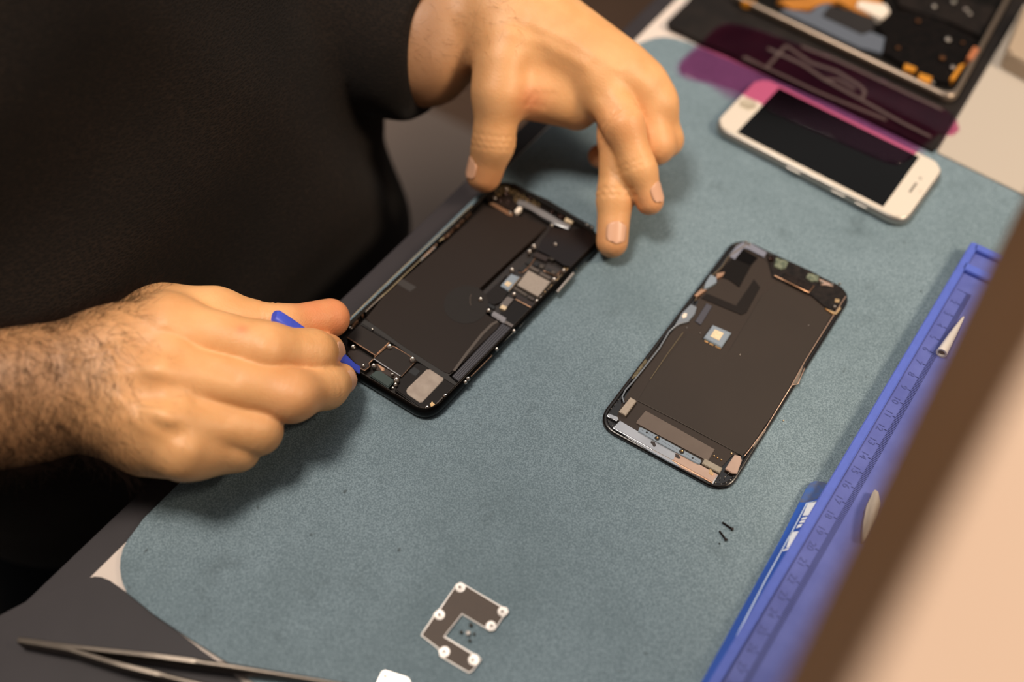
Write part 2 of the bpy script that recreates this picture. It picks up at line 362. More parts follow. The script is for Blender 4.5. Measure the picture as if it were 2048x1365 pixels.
LB('dark_connector', BLK, Z7, [(965, 245), (1020, 270), (995, 305), (945, 285)], .0052)
LB('grey_connector', STEELD, Z7, [(1030, 275), (1080, 295), (1050, 325), (1010, 305)], .0052)
LB('copper_rimmed_connector', mat('cop_dark', '26201e', .35), Z7, [(1115, 275), (1260, 345), (1205, 400), (1070, 345)], .0050)
LB('black_pin_block', BLK, Z7, [(1110, 320), (1165, 345), (1145, 375), (1090, 355)], .0056)
LB('grey_pin_block', STEELD, Z7, [(1165, 345), (1210, 365), (1185, 390), (1145, 378)], .0057)
wire('brass_outline', lb, COPPER, Z7([(1060, 350), (1205, 412), (1268, 345)]), .0050, .00016)
LB('ribbon_plate', mat('ribplate', '2d2422', .35, .4), Z7, [(990, 135), (1130, 200), (1090, 245), (940, 180)], .0058)
for k in range(5): strip('pin_row', lb, STEELD, Z7([(1115+k*9, 205-k*3), (1165+k*6, 232-k*2)]), .0002, .005, .0064, bev=0)
LB('long_ribbon', mat('ribplate', '2d2422', .35, .4), Z7, [(770, 622), (985, 745), (950, 785), (745, 672)], .0052)
wire('brass_outline', lb, COPPER, Z7([(745, 676), (945, 782)]), .0052, .00018)
LB('grey_tab', mat('greytab', '6a6360', .4, .4), Z7, [(650, 645), (728, 672), (650, 760), (560, 745)], .0054)
LB('cream_tab', CREAM, Z7, [(595, 735), (650, 762), (625, 800), (562, 770)], .0058)
LB('black_cover', mat('blackcov', '0c0807', .4, spec=.25), Z7, [(735, 680), (930, 795), (760, 960), (720, 985), (620, 930), (560, 840), (655, 790)], .0053)
LB('metal_clip', mat('clip', '8f8b8c', .3, .8), Z7, [(500, 808), (640, 885), (625, 940), (610, 945), (468, 855)], .0060, bev=.0004)
LB('steel_bar', STEELD, Z7, [(930, 800), (945, 815), (790, 990), (752, 985)], .0060, bev=.0003)
LB('cable_neck', mat('greytab', '6a6360', .4, .4), Z7, [(640, 920), (755, 985), (730, 1010), (620, 945)], .0056)
LB('cream_block', CREAM, Z7, [(385, 690), (430, 712), (400, 745), (362, 718)], .0055)
LB('patterned_pad', mat('patt', '5a5148', .5, .3, noise=(900, 1, 'a39684')), Z7, [(330, 730), (415, 770), (375, 805), (290, 755)], .0048)
LB('framed_connector', BLK, Z7, [(430, 712), (520, 760), (500, 790), (415, 750)], .0052)
LB('grey_module', mat('gm', '554d47', .45, .3), Z7, [(740, 530), (885, 620), (862, 640), (715, 548)], .0052, bev=.0004)
LB('small_module', mat('gm2', '3a322d', .45), Z7, [(900, 630), (965, 665), (945, 690), (880, 655)], .0053)
LB('ribbed_connector', mat('gm', '554d47', .45, .3), Z7, [(920, 290), (1020, 345), (1000, 372), (900, 318)], .0052)
LB('ribbed_connector', mat('gm', '554d47', .45, .3), Z7, [(1035, 362), (1150, 425), (1130, 452), (1015, 392)], .0052)
# tiny components = countable specks, joined
bm = bmesh.new()
def speck(bm, x, y, z, sx, sy, h, ang=None):
    ang = random.uniform(0, 3) if ang is None else ang; P = at(x, y, z); c, s = math.cos(ang), math.sin(ang)
    pts = [(P[0]+c*u-s*v, P[1]+s*u+c*v) for u, v in ((-sx, -sy), (sx, -sy), (sx, sy), (-sx, sy))]
    add_prism(bm, pts, z-h, z)
for (x, y) in Z7([(1050+random.gauss(0, 8)+k*11, 650-k*12+random.gauss(0, 8)) for k in range(26) for _ in range(2)]): speck(bm, x, y, .0048, .0004, .00022, .0012)
for (x, y) in Z4([(1150+random.uniform(-10, 60)+k*8, 1180-k*3-random.uniform(-15, 60)) for k in range(16)]): speck(bm, x, y, .0052, .0004, .0003, .0012)
for (x, y) in Z7([(1200+k*14+random.gauss(0, 7), 530-k*17+random.gauss(0, 7)) for k in range(14)]): speck(bm, x, y, .0050, .0005, .00025, .0012)
o = link('solder_specks', bm_mesh('specks', bm), GOLD, lb, .6); o['kind'] = 'stuff'
# screws
SCW = screw_mesh('screw', .0013, .0012, STEEL)
for x, y, s, zf in ((950, 90, 1.3, Z7), (900, 145, 1.05, Z7), (703, 355, 1.15, Z7), (348, 688, 1.05, Z7), (438, 815, 1.05, Z7), (727, 632, 1.05, Z7), (1180, 468, 1.15, Z7), (1290, 362, 1.0, Z7), (985, 708, .9, Z7), (1035, 662, .6, Z7), (1195, 60, .85, Z7), (725, 1045, .8, Z7), (530, 1250, .75, Z7)):
    q = zf([(x, y)])[0]; place('screw', SCW, ph, q[0], q[1], .0058 if s > .87 else .0062, scale=s)
# upper left: camera/sensor zone
top = B('sensor_bracket', mat('bracket', '1e1815', .35, .4), Z4([(455, 160), (620, 150), (760, 230), (1000, 340), (1330, 540), (1520, 640), (1500, 720), (1250, 680), (1000, 590), (800, 420), (640, 400), (590, 520), (380, 420), (300, 330)]), .0046)
plate('bright_bracket', top, SILV, Z4([(665, 335), (740, 350), (830, 400), (1000, 490), (1110, 560), (1260, 630), (1230, 668), (1060, 600), (930, 530), (820, 455), (700, 405), (650, 375)]), .0044, .0064, .0004)
plate('gold_square', top, CREAM, Z4([(1215, 530), (1310, 560), (1270, 610), (1185, 575)]), .0044, .0066)
plate('bright_tab', top, IVORY, Z4([(665, 415), (705, 425), (700, 450), (650, 492), (622, 480), (630, 455)]), .0044, .0066)
plate('copper_flex', top, mat('flexc', '8a6a52', .35, .6), Z4([(330, 380), (380, 370), (600, 490), (590, 530), (540, 510)]), .0044, .0062)
plate('sensor_block', top, mat('sens', '17110f', .3), Z4([(440, 300), (560, 290), (660, 400), (600, 470), (420, 380)]), .0044, .0060)
LENS = lathe_mesh('lens', [(0, .0003), (.0007, .0004), (.0011, .0012), (.0015, .0014), (.0018, .0010), (.0018, 0)], 16); LENS.materials.append(mat('lens_glass', '2a1712', .1, .6)); LENS.polygons.foreach_set('use_smooth', [True]*len(LENS.polygons))
for x, y, s in ((803, 322, 1.2), (1150, 540, 1.3), (535, 285, .9), (545, 370, .8), (460, 355, .8), (690, 260, .8), (1045, 485, .7)):
    q = Z4([(x, y)])[0]; place('lens', LENS, ph, q[0], q[1], .0052, scale=s)
for x, y, s in ((530, 225, .9), (1040, 640, .9), (1440, 640, .8), (1490, 670, .8), (570, 495, .7), (395, 330, .9)):
    q = Z4([(x, y)])[0]; place('screw', SCW, ph, q[0], q[1], .0060, scale=s)
bm = bmesh.new()
for k in range(170):
    x = random.uniform(380, 900); y = 150+(x-380)*.35+random.uniform(-30, 130); q = Z4([(x, y)])[0]; speck(bm, q[0], q[1], .0056, .0004, .0003, .0015)
o = link('solder_specks', bm_mesh('specks2', bm), mat('brass_dull', 'a8906a', .35, .7), top, .6); o['kind'] = 'stuff'
# left edge antenna rails
wire('antenna_rail', ph, mat('rail', '9c9078', .3, .9), Z8([(108, 1242), (400, 960), (600, 770), (800, 590), (1000, 410), (1290, 150)]), .0076, .00028)
wire('antenna_rail', ph, mat('rail', '9c9078', .3, .9), Z8([(240, 1180), (430, 1020), (470, 985), (620, 840), (780, 690), (850, 610), (950, 510), (1010, 470)]), .0062, .0003)
for pts in ([(225, 1165), (400, 1010), (425, 1025), (250, 1190)], [(775, 655), (905, 545), (935, 555), (790, 690)]):
    plate('steel_clip', ph, STEEL, Z8(pts), .002, .0066, .0003)
bm = bmesh.new()
for k in range(60):
    f = random.random(); x = 1010+f*290; y = 470-f*300+random.uniform(-22, 22); q = Z8([(x, y)])[0]; speck(bm, q[0], q[1], .0058, .0006, .0003, .002)
for k in range(24):
    f = random.random(); x = 120+f*110; y = 1310-f*120+random.uniform(-18, 18); q = Z8([(x, y)])[0]; speck(bm, q[0], q[1], .0056, .0005, .0003, .002)
for k in range(22):
    f = random.random(); x = 810+f*130; y = 640-f*110+random.uniform(-14, 14); q = Z8([(x, y)])[0]; speck(bm, q[0], q[1], .0068, .0004, .0003, .001)
o = link('edge_contacts', bm_mesh('specks3', bm), COPPER, ph, .6); o['kind'] = 'stuff'
# bottom modules
te = B('vibration_motor', mat('motor', '211a16', .45, .2, .3), Z3([(335, 170), (680, 370), (515, 520), (190, 310)]), .0064, label='flat dark module with a bright lower edge')
wire('bright_edge', te, COPPER, Z3([(190, 312), (515, 518), (545, 490), (672, 372)]), .0064, .00025)
sp = B('speaker_cover', mat('spk', '211a16', .45, .2, .3), Z3([(690, 400), (740, 420), (900, 510), (990, 580), (810, 765), (495, 560)]), .0062, label='dark cover plate held by screws')
wire('bright_edge', sp, SILV, Z3([(500, 560), (800, 755)]), .0062, .0003)
wire('copper_edge', sp, COPPER, Z3([(500, 545), (660, 405), (740, 422), (900, 520), (975, 585), (810, 762)]), .0062, .00014)
B('lower_bracket', mat('spk2', '2a211d', .35, .4), Z3([(250, 440), (330, 470), (495, 565), (430, 620), (450, 640), (380, 695), (240, 560), (200, 490)]), .0058)
wire('copper_edge', ph, COPPER, Z3([(490, 565), (440, 612), (455, 645), (395, 692), (320, 660)]), .0059, .00025)
B('flat_cable', mat('spk3', '33261f', .4, .3), Z3([(470, 620), (540, 610), (800, 760), (780, 790), (700, 770), (480, 660)]), .0054)
B('copper_tab', COPPER, Z3([(530, 615), (548, 618), (620, 665), (615, 690), (590, 685), (560, 655)]), .0060, bev=.0003)
B('green_foam_block', GREENISH, Z3([(520, 690), (570, 690), (720, 790), (715, 830), (660, 885), (450, 745)]), .0060, bev=.0005, label='dull green foam square')
B('speaker_box', mat('spkbox', '15100e', .5, spec=.2), Z3([(985, 600), (1120, 640), (1440, 860), (1430, 900), (1320, 1000), (1200, 1080), (1080, 1120), (1040, 1130), (740, 910), (790, 780)]), .0052, bev=.0005)
B('metal_label', TAUPE, Z3([(1098, 680), (1140, 678), (1290, 775), (1288, 800), (1050, 1050), (1020, 1055), (880, 960), (868, 920), (880, 890)]), .0056, bev=.0002, label='beige metal label with worn corner')
B('black_sticker', BLK, Z3([(910, 680), (960, 650), (1030, 700), (975, 758), (895, 712)]), .0054)
B('end_bar', STEELD, Z3([(1275, 990), (1300, 1010), (1235, 1080), (1205, 1062)]), .0062, bev=.0003)
B('brass_clip', GOLD, Z3([(1160, 1040), (1195, 1075), (1185, 1100), (1150, 1105), (1135, 1070)]), .0066, bev=.0003)
B('cross_bar', BLKM, Z3([(390, 100), (560, 190), (760, 340), (1000, 500), (1330, 720), (1460, 850), (1430, 880), (1280, 770), (960, 560), (700, 370), (350, 160)]), .0056, bev=.0006)
for x, y, s in ((678, 432, 1.25), (938, 580, 1.35), (265, 435, 1.1), (497, 648, 1.1), (755, 815, 1.3), (380, 645, .7), (710, 740, .7), (1312, 990, 1.0), (1105, 1125, 1.0), (1540, 830, .8), (1570, 790, .9), (240, 212, .8), (745, 862, .9), (715, 898, .6), (482, 225, .45)):
    q = Z3([(x, y)])[0]; place('screw', SCW, ph, q[0], q[1], .0062, scale=s)
wire('copper_edge', ph, COPPER, A([(740, 1085), (850, 975), (838, 965)]), .0062, .0002)
# side button
bm = bmesh.new(); a, b_ = np.array(at(1151, 550, .005)), np.array(at(1118, 588, .005)); dd = (b_-a)/np.linalg.norm(b_-a); nn = np.array([-dd[1], dd[0], 0]); nn *= 1 if nn[0] > 0 else -1
tube(bm, [a-nn*.0016, b_-nn*.0016], .0011, 10); link('side_button', bm_mesh('sb', bm), STEEL, ph, 1.2, 'silver side button')

# ------------------------------------------------------------------ display assembly
dc = [(1474.5, 470.5), (1709, 583.5), (1453.4, 990), (1189, 847)]
zd = .0026; dcor = [at(*p, zd) for p in dc]
dis = thing('phone_display', tuple(sum(np.array(c) for c in dcor)/4*np.array([1, 1, 0])), 'detached phone display lying face down on the mat, brown back film and silver lower plate', 'phone display')
def dq(d, r, n=8): return rnd(inset_quad(dcor, d), r, n)
bm = bmesh.new(); add_prism(bm, dq(0, .0105), 0, .0016, .0006, segs=3); link('glass', bm_mesh('glass', bm), mat('black_glass', '0b0909', .12, 0, .6), dis, .9)
ring_wall('bezel', dis, mat('bezel', '0e0a09', .25), dq(.0004, .0102), dq(.0022, .009), .0014, .0026, prof=[(0, .0014), (0, .0022), (.3, .0026), (.8, .0026), (1, .0022), (1, .0014)])
def Dp(name, m, pts, z1, z0=.0015, bev=.00012, label=None, par=None): return plate(name, par or dis, m, pts, z0, z1, bev, label)
Dp('back_film', GRAPH, D0([(785, 60), (860, 100), (1240, 300), (1255, 420), (1090, 690), (1020, 790), (800, 1130), (720, 1140), (640, 1225), (130, 960), (160, 880), (300, 640), (430, 500), (540, 380), (560, 330), (700, 130)]), .0022, label='matte dark brown graphite film')
Dp('thick_film', mat('film2', '2c231c', .55, spec=.35, noise=(30, .4, '261e18')), D0([(495, 515), (560, 540), (700, 620), (760, 520), (870, 330), (960, 260), (1225, 420), (1080, 690), (1030, 780), (810, 1100), (770, 1140), (560, 1030), (240, 865), (305, 760)]), .0025, .002)
Dp('black_sheet', mat('dksheet', '100c0a', .55, spec=.15), D0([(770, 95), (850, 140), (815, 180), (755, 290), (700, 250), (640, 230), (700, 160)]), .0026, .002)
Dp('black_patch', mat('bp', '050303', .5, spec=.1), D0([(770, 97), (845, 140), (810, 178), (735, 145)]), .0028, .002)
Dp('ghost_film', mat('ghost', '17110e', .55, spec=.2), D0([(830, 250), (860, 290), (790, 420), (765, 430), (560, 345), (590, 320), (740, 385)]), .0026, .002)
br = Dp('corner_bracket', mat('corner_br', '8b8c98', .35, .6), D0([(742, 80), (775, 60), (812, 65), (895, 112), (880, 140), (800, 95), (775, 90), (735, 150), (700, 130)]), .0032, .002, .0003)
for x, y in ((480, 135), (515, 155)): q = D2([(x, y)])[0]; place('screw', SCW, dis, q[0], q[1], .0031, scale=.75)
# earpiece assembly along the top
Dp('earpiece_strip', mat('ear', '110d0c', .5, spec=.2, noise=(300, .6, '2b2420')), D2([(700, 240), (860, 290), (1180, 440), (1390, 560), (1490, 600), (1545, 690), (1460, 790), (1400, 860), (1300, 800), (1180, 690), (900, 560), (760, 490), (720, 320)]), .0030, .002, .0003)
Dp('green_sensor', mat('gsens', '4c5546', .4, .2, noise=(500, .8, '8b9078')), D2([(800, 290), (930, 330), (900, 400), (850, 415), (780, 380)]), .0036, .002, .0003)
Dp('green_sensor', mat('gsens', '4c5546', .4, .2), D2([(1140, 450), (1250, 480), (1240, 540), (1170, 540), (1115, 500)]), .0036, .002, .0003)
Dp('speaker_box', mat('spb', '0f0b0a', .6, spec=.15, noise=(900, .7, '2e2522')), D2([(900, 440), (1200, 580), (1150, 660), (860, 510)]), .0042, .002, .0004)
wire('copper_edge', dis, COPPER, D2([(785, 482), (860, 520), (1140, 660), (1195, 590)]), .0040, .00045)
Dp('copper_tab', ROSE, D2([(1250, 510), (1380, 565), (1400, 600), (1330, 580), (1270, 580)]), .0036, .002)
for x, y, s in ((1275, 560, .9), (1385, 580, .7), (1410, 815, .8), (745, 310, .9), (1465, 570, .6)):
    q = D2([(x, y)])[0]; place('screw' if x != 745 else 'lens', SCW if x != 745 else LENS, dis, q[0], q[1], .0032, scale=s)
Dp('gold_spring', GOLD, D2([(1310, 820), (1430, 870), (1440, 840), (1470, 800), (1480, 830), (1430, 890), (1390, 880)]), .0036, .002)
Dp('brass_pad', GOLD, D2([(1420, 720), (1470, 730), (1460, 765), (1415, 760)]), .0034, .002)
# side rails and cables
wire('edge_rail', dis, ROSE, D2([(1530, 700), (1420, 870), (1110, 1365)])[0:3]+D0([(1020, 785)]), .0030, .00030)
wire('edge_rail', dis, ROSE, D0([(1085, 700), (1050, 780), (1020, 785), (890, 1000), (820, 1095), (780, 1145)]), .0030, .00028)
for p in ([(1080, 688), (1050, 775), (1022, 782), (1060, 710)], [(885, 1000), (890, 1015), (828, 1100), (820, 1090)]):
    Dp('rail_clip', mat('rclip', '877a6c', .35, .8), D0(p), .0031, .002)
wire('left_rail', dis, mat('lrail', '7b6f5f', .35, .8), D0([(790, 75), (700, 135), (665, 190), (620, 230), (555, 310), (530, 360)]), .0030, .00045)
cb = Dp('flex_cable', mat('flexg', '7d848c', .35, .4), D0([(510, 375), (540, 390), (530, 425), (495, 465), (455, 475), (420, 500), (430, 480), (465, 420)]), .0034, .002, .0003, label='grey flexible cable with bright pad')
plate('bright_pad', cb, IVORY, D0([(475, 420), (492, 422), (488, 440), (470, 448), (465, 435)]), .0030, .0038)
wire('cable', dis, mat('flexg', '7d848c', .35, .4), D0([(500, 462), (440, 478), (400, 515), (350, 600), (280, 690), (220, 765), (180, 810), (163, 845), (172, 875)]), .0034, .0005, label='thin grey cable along the left edge')
Dp('connector', BLUEG, D0([(610, 225), (640, 240), (640, 265), (600, 290), (575, 300), (585, 265)]), .0042, .002, .0003)
for p in ([(640, 220), (682, 212), (672, 232), (640, 245)], [(528, 330), (560, 300), (590, 302), (540, 340)]): Dp('copper_clip', COPPER, D0(p), .0038, .002)
Dp('grey_ribbon', mat('grib', '3e3d45', .4), D0([(590, 372), (618, 385), (560, 480), (532, 462)]), .0029, .002)
Dp('contact_strip', mat('cstrip', '8a7d60', .35, .7, noise=(900, 1, '4a4030')), D0([(282, 652), (290, 665), (230, 745), (212, 755), (218, 735)]), .0032, .002)
wire('film_edge', dis, mat('fedge', '6a5e48', .4), D0([(470, 520), (390, 630), (303, 758)]), .0026, .00022)
wire('film_edge', dis, mat('fedge2', '3e362e', .5), D0([(238, 862), (420, 955), (770, 1142)]), .0026, .00018)
cr = Dp('touch_chip', BLUEG, D0([(622, 480), (715, 520), (665, 595), (575, 545)]), .0040, .002, .0004, label='square blue grey chip with cream centre')
plate('cream_square', cr, CREAM, D0([(632, 503), (677, 522), (652, 560), (608, 538)]), .0038, .0042)
for p in ([(580, 556), (598, 565), (597, 572), (580, 563)], [(605, 569), (625, 579), (624, 586), (604, 577)], [(634, 583), (662, 597), (662, 604), (634, 591)]): plate('gold_foot', cr, GOLD, D0(p), .002, .0030)
for x, y in ((556, 525), (490, 497), (758, 633), (1104, 484)): q = D0([(x, y)])[0]; place('speck', SCW, dis, q[0], q[1], .0024, scale=.3)
# lower end
Dp('speaker_block', mat('sb_beige', 'a89a8a', .5, .4, noise=(600, .5, '94877a')), D1([(425, 288), (490, 325), (375, 480), (303, 440)]), .0046, .002, .0003, label='beige block in the lower left')
Dp('label_film', BROWNL, D1([(585, 428), (1310, 835), (1240, 960), (1180, 930), (690, 670), (483, 560), (500, 530)]), .0029, .002, .0002, label='large plain brown label')
lp = Dp('lower_plate', SILV, D1([(315, 530), (490, 640), (530, 660), (1140, 990), (1250, 1060), (1350, 1100), (1290, 1195), (820, 960), (620, 850), (245, 610)]), .0034, .002, .0003, label='bright silver plate with a rose reflection coloured in towards its right end')
Dp('rose_reflection', ROSE, D1([(1150, 995), (1345, 1100), (1285, 1190), (940, 1020), (870, 955), (900, 870)]), .00352, .003, .0002)  # rose overlay paints the warm reflection onto the silver plate
wire('plate_edge', dis, SILV, D1([(245, 615), (650, 840)]), .0032, .0005); wire('plate_edge', dis, COPPER, D1([(865, 955), (1285, 1190)]), .0032, .0005)
wire('plate_edge', dis, STEELD, D1([(650, 840), (865, 955)]), .0030, .0005)
cs = Dp('connector_bar', BLUEG, D1([(520, 603), (545, 606), (700, 690), (1160, 940), (1170, 960), (1150, 992), (1110, 978), (700, 755), (505, 645)]), .0042, .002, .0003, label='pale slotted bar with two brass studs')
HOLE = lathe_mesh('hole_disc', [(0, .0001), (.0010, .0001), (.0012, 0)], 14); HOLE.materials.append(mat('hole', '0d0a09', .6))
for x, y, s in ((597, 660, .5), (1077, 928, .45), (705, 720, 1.15), (963, 860, 1.15)): q = D1([(x, y)])[0]; place('hole', HOLE, dis, q[0], q[1], .0042, scale=s)
STUD = screw_mesh('stud', .0007, .0006, GOLD)
for x, y in ((705, 718), (965, 858)): q = D1([(x, y)])[0]; place('brass_stud', STUD, dis, q[0], q[1], .0042)
for k in range(12): q = D1([(765+k*14.2, 757+k*7.7)])[0]; place('pin_hole', HOLE, dis, q[0], q[1], .0042, scale=.14)
for x, y in ((535, 628), (548, 636), (562, 643), (620, 675), (640, 686), (658, 693), (1018, 890), (1034, 900), (1048, 908), (1105, 945), (1122, 953), (1138, 962)): q = D1([(x, y)])[0]; place('pin_hole', HOLE, dis, q[0], q[1], .0042, scale=.14)
tear = mat('torn_black', '2b2220', .6)
for p in ([(640, 750), (680, 755), (695, 800), (670, 810), (655, 780), (637, 768)], [(895, 880), (930, 890), (955, 930), (930, 938), (915, 925), (892, 920)]): Dp('torn_tape', tear, D1(p), .0036, .003)
Dp('right_block', mat('sb_olive', '9a9080', .5, .4, noise=(500, .5, '847b6c')), D1([(1205, 930), (1390, 1030), (1362, 1085), (1175, 985)]), .0046, .002, .0003)
Dp('rose_corner', ROSE, D1([(1520, 890), (1580, 905), (1595, 950), (1545, 1090), (1490, 1085), (1420, 1040)]), .0036, .002, .0003)
Dp('clip', GOLD, D1([(1255, 1040), (1275, 1045), (1300, 1095), (1285, 1110), (1250, 1090)]), .0038, .003)
Dp('left_clip', SILV, D1([(195, 458), (290, 495), (300, 520), (280, 535), (225, 510), (180, 485)]), .0036, .002, .0002)
DOT = screw_mesh('dot', .0004, .0004, GOLD)
for x, y in ((1302, 910), (1338, 930), (1377, 950), (1484, 884)): q = D1([(x, y)])[0]; place('gold_dot', DOT, dis, q[0], q[1], .0022, scale=1.3)
RIV = screw_mesh('rivet', .0003, .0004, STEEL)
for x, y in ((297, 318), (260, 366), (222, 414), (198, 546), (233, 590), (1450, 1092), (1415, 1130), (1365, 1142), (1320, 1190), (1378, 1203), (1432, 1190), (1478, 1160), (1505, 1122)): q = D1([(x, y)])[0]; place('rivet', RIV, dis, q[0], q[1], .0026)
# foam specks along the left bezel are left to the material

# ------------------------------------------------------------------ white phone
zw = .0073
S = [np.array(at(x, y, zw)[:2]) for x, y in ((1558.2, 175.9), (1838.9, 314.2), (1766.3, 414.4), (1473.6, 264.9))]   # TL TR BR BL, u along length
cen = sum(S)/4; U = ((S[1]-S[0])+(S[2]-S[3]))/2; Lw = np.linalg.norm(U)/.10405; U = U/np.linalg.norm(U)
V = ((S[0]-S[3])+(S[1]-S[2]))/2; Lv = np.linalg.norm(V)/.0585; V = V/np.linalg.norm(V)
wc = [cen+U*a*.0692*Lw+V*b*.03355*Lv*1.0 for a, b in ((-1, 1), (1, 1), (1, -1), (-1, -1))]
wp = thing('smartphone', (cen[0], cen[1], 0), 'white phone with a black screen, its far edge tinted pink by purple film', 'phone')
def wq(d, r=.0098, n=8): return rnd(inset_quad(wc, d), r, n)
SILC = mat('silver_frame', 'a9a59f', .33, .85)
ring_wall('frame', wp, SILC, wq(0), wq(.0024), 0, zw, prof=[(1, .0002), (.5, .0002), (.15, .0012), (0, .0034), (.12, .0054), (.5, .0066), (.8, .0069), (1, .0069)])
bm = bmesh.new(); add_prism(bm, wq(.0018), .0004, .0064); link('back_cover', bm_mesh('bc', bm), SILC, wp, .6)
bm = bmesh.new(); add_prism(bm, wq(.0014, .0085), .0064, zw, .0007, segs=3); link('front_glass', bm_mesh('fg', bm), mat('white_glass', 'cbc0b2', .15, spec=.3), wp, .9, 'white front glass')
bm = bmesh.new(); add_prism(bm, [tuple(s) for s in S], zw-.0004, zw+.00008); link('screen', bm_mesh('sc', bm), mat('off_screen', '030303', .08, spec=.12), wp, .9, 'black switched-off screen')
def wloc(u, v): return cen+U*u*Lw+V*v*Lv
c = wloc(-.0602, 0); HB = lathe_mesh('home_button', [(0, .0001), (.0044, .0001), (.0049, .0003), (.0055, .0003), (.0057, 0)], 32); HB.materials.append(mat('home_ring', 'bdb09a', .3, .3)); HB.polygons.foreach_set('use_smooth', [True]*len(HB.polygons))
o = bpy.data.objects.new('home_button', HB); COL.objects.link(o); o.parent = wp; o.location = (c[0]-cen[0], c[1]-cen[1], zw); o['label'] = 'round beige home button'
def wplate(name, m, u0, u1, v0, v1, r=.0005, z=.0001):
    bm = bmesh.new(); add_prism(bm, rnd([wloc(u0, v0), wloc(u1, v0), wloc(u1, v1), wloc(u0, v1)], r, 4), zw-.0003, zw+z); link(name, bm_mesh(name, bm), m, wp, .9)
wplate('earpiece', mat('ear_grille', '6e6a62', .5), .0592, .0607, -.0060, .0052, .0008)
wplate('front_camera', mat('cam_dot', '8d897f', .3), .0590, .0612, .0096, .0118, .0012)
wplate('sensor_dot', mat('cam_dot2', 'b8b0a2', .3), .0638, .0658, -.0012, .0008, .001)
for u0, u1 in ((.020, .029), (-.012, -.003), (.0365, .044)):   # buttons on the near side
    bm = bmesh.new(); p, q = wloc(u0, -.0334), wloc(u1, -.0334); tube(bm, [(p[0], p[1], .0040), (q[0], q[1], .0040)], .0007, 8); link('side_button', bm_mesh('sb', bm), SILC, wp, 1.2)

# ------------------------------------------------------------------ far black pad, paper, beige box, far phone
pp = wpts(ZK([(1700, -1500), (820, 0), (512, 285), (505, 320), (530, 350), (760, 450), (960, 560), (1300, 690)])+[(1868, 303), (2045, 12), (2140, -160)], .002)
bm = bmesh.new(); add_prism(bm, pp, 0, .0020, .0005)
o = link('black_pad', bm_mesh('black_pad', bm), mat('black_leather', '161312', .55, spec=.2, noise=(45, .5, '2b2420'), bump=(300, .15, .0004))); own_origin(o, (pp[4][0], pp[4][1], 0))
tag(o, 'black flat pad at the top right under the disassembled phone', 'pad')
wpp = wpts([(1874, 304), (2120, 424), (2260, 150), (2050, 8)], .0012)
bm = bmesh.new(); add_prism(bm, wpp, 0, .0012, .0003); o = link('paper_sheet', bm_mesh('paper_sheet', bm), PAPER); own_origin(o, (wpp[0][0], wpp[0][1], 0))
tag(o, 'off-white card beside the black pad at the right edge', 'paper')
bx = rnd(wpts([(2014, 104), (2050, 5), (2150, 40), (2120, 160)], .014), .006); bm = bmesh.new(); add_prism(bm, bx, .0012, .014, .002, segs=3)
o = link('beige_case', bm_mesh('beige_case', bm), mat('beige_plastic', 'a08d78', .5)); own_origin(o, (bx[0][0], bx[0][1], .0012)); tag(o, 'beige rounded box corner standing on the off-white card', 'box')
# far phone
zf = .0085; fc = [at(*p, zf) for p in ((1560, -190), (2040, -40), (1910, 200), (1462, -12))]
fp = thing('phone_chassis', tuple(sum(np.array(c) for c in fc)/4*np.array([1, 1, 0])+np.array([0, 0, .002])), 'disassembled phone shell with silver rim and amber ribbon on the black pad', 'phone')
def fq(d, r=.008, n=6): return rnd(inset_quad(fc, d), r, n)
ring_wall('rim', fp, mat('pale_rim', '8f8072', .35, .8), fq(0), fq(.0030), .002, zf, prof=[(.6, .002), (0, .0035), (0, .0070), (.3, .0083), (.6, zf), (1, zf), (1, .003)])
bm = bmesh.new(); add_prism(bm, fq(.0028), .0022, .0040); link('shell_floor', bm_mesh('sf', bm), mat('shell_black', '090807', .6, spec=.1, noise=(120, .5, '1c1815')), fp, .6)
def Fp(name, m, pts, z1, z0=.0038, label=None, bev=.0003): return plate(name, fp, m, ZF(pts), z0, z1, bev, label)
Fp('inner_frame', mat('slate_metal', '6d7480', .4, .5), [(380, 60), (560, 90), (620, 30), (700, 20), (760, 130), (930, 200), (1080, 260), (1060, 370), (900, 330), (600, 190), (350, 75)], .0062, label='slate grey inner frame')
Fp('amber_ribbon', AMBER, [(330, 0), (900, -60), (1050, -10), (1080, 60), (1020, 130), (860, 70), (760, 10), (640, 20), (560, 60), (430, 60)], .0072, label='amber flexible ribbon')
Fp('ivory_connector', IVORY, [(900, 0), (1090, 30), (1115, 80), (1060, 130), (1010, 110), (880, 40)], .0090, label='ivory connector end')
Fp('dark_module', mat('fdm', '1f1b1a', .45), [(690, 40), (860, 75), (1010, 130), (1000, 210), (920, 240), (640, 110)], .0066)
Fp('circuit_board', mat('fcb', '050404', .6, spec=.1, noise=(200, .4, '1d1512')), [(1130, 60), (1400, 100), (1720, 270), (1640, 400), (1530, 580), (1400, 560), (1210, 450), (1060, 360), (1090, 260), (1020, 180)], .0066)
Fp('dark_cover', mat('fdc', '0f0c0b', .55, spec=.15, noise=(100, .5, '2c2420')), [(1150, -60), (1700, 0), (1850, 60), (1740, 250), (1560, 160), (1180, 40)], .0074)
for pts in ([(1320, 505), (1410, 535), (1390, 590), (1310, 550)], [(1220, 440), (1300, 470), (1290, 500), (1210, 480)], [(1600, 450), (1640, 440), (1560, 560), (1530, 550)], [(80, 0), (180, 0), (170, 30), (100, 20)]):
    Fp('amber_tab', mat('ambtab', 'd9912e', .35, .4), pts, .0082)
Fp('copper_tab', mat('coptab', 'b8714a', .4, .3), [(1700, 320), (1740, 340), (1690, 420), (1650, 400)], .0090)
FS = screw_mesh('far_screw', .0016, .0012, STEEL); FB = screw_mesh('far_screw_b', .0016, .0012, mat('bronze', '6d4a30', .35, .9))
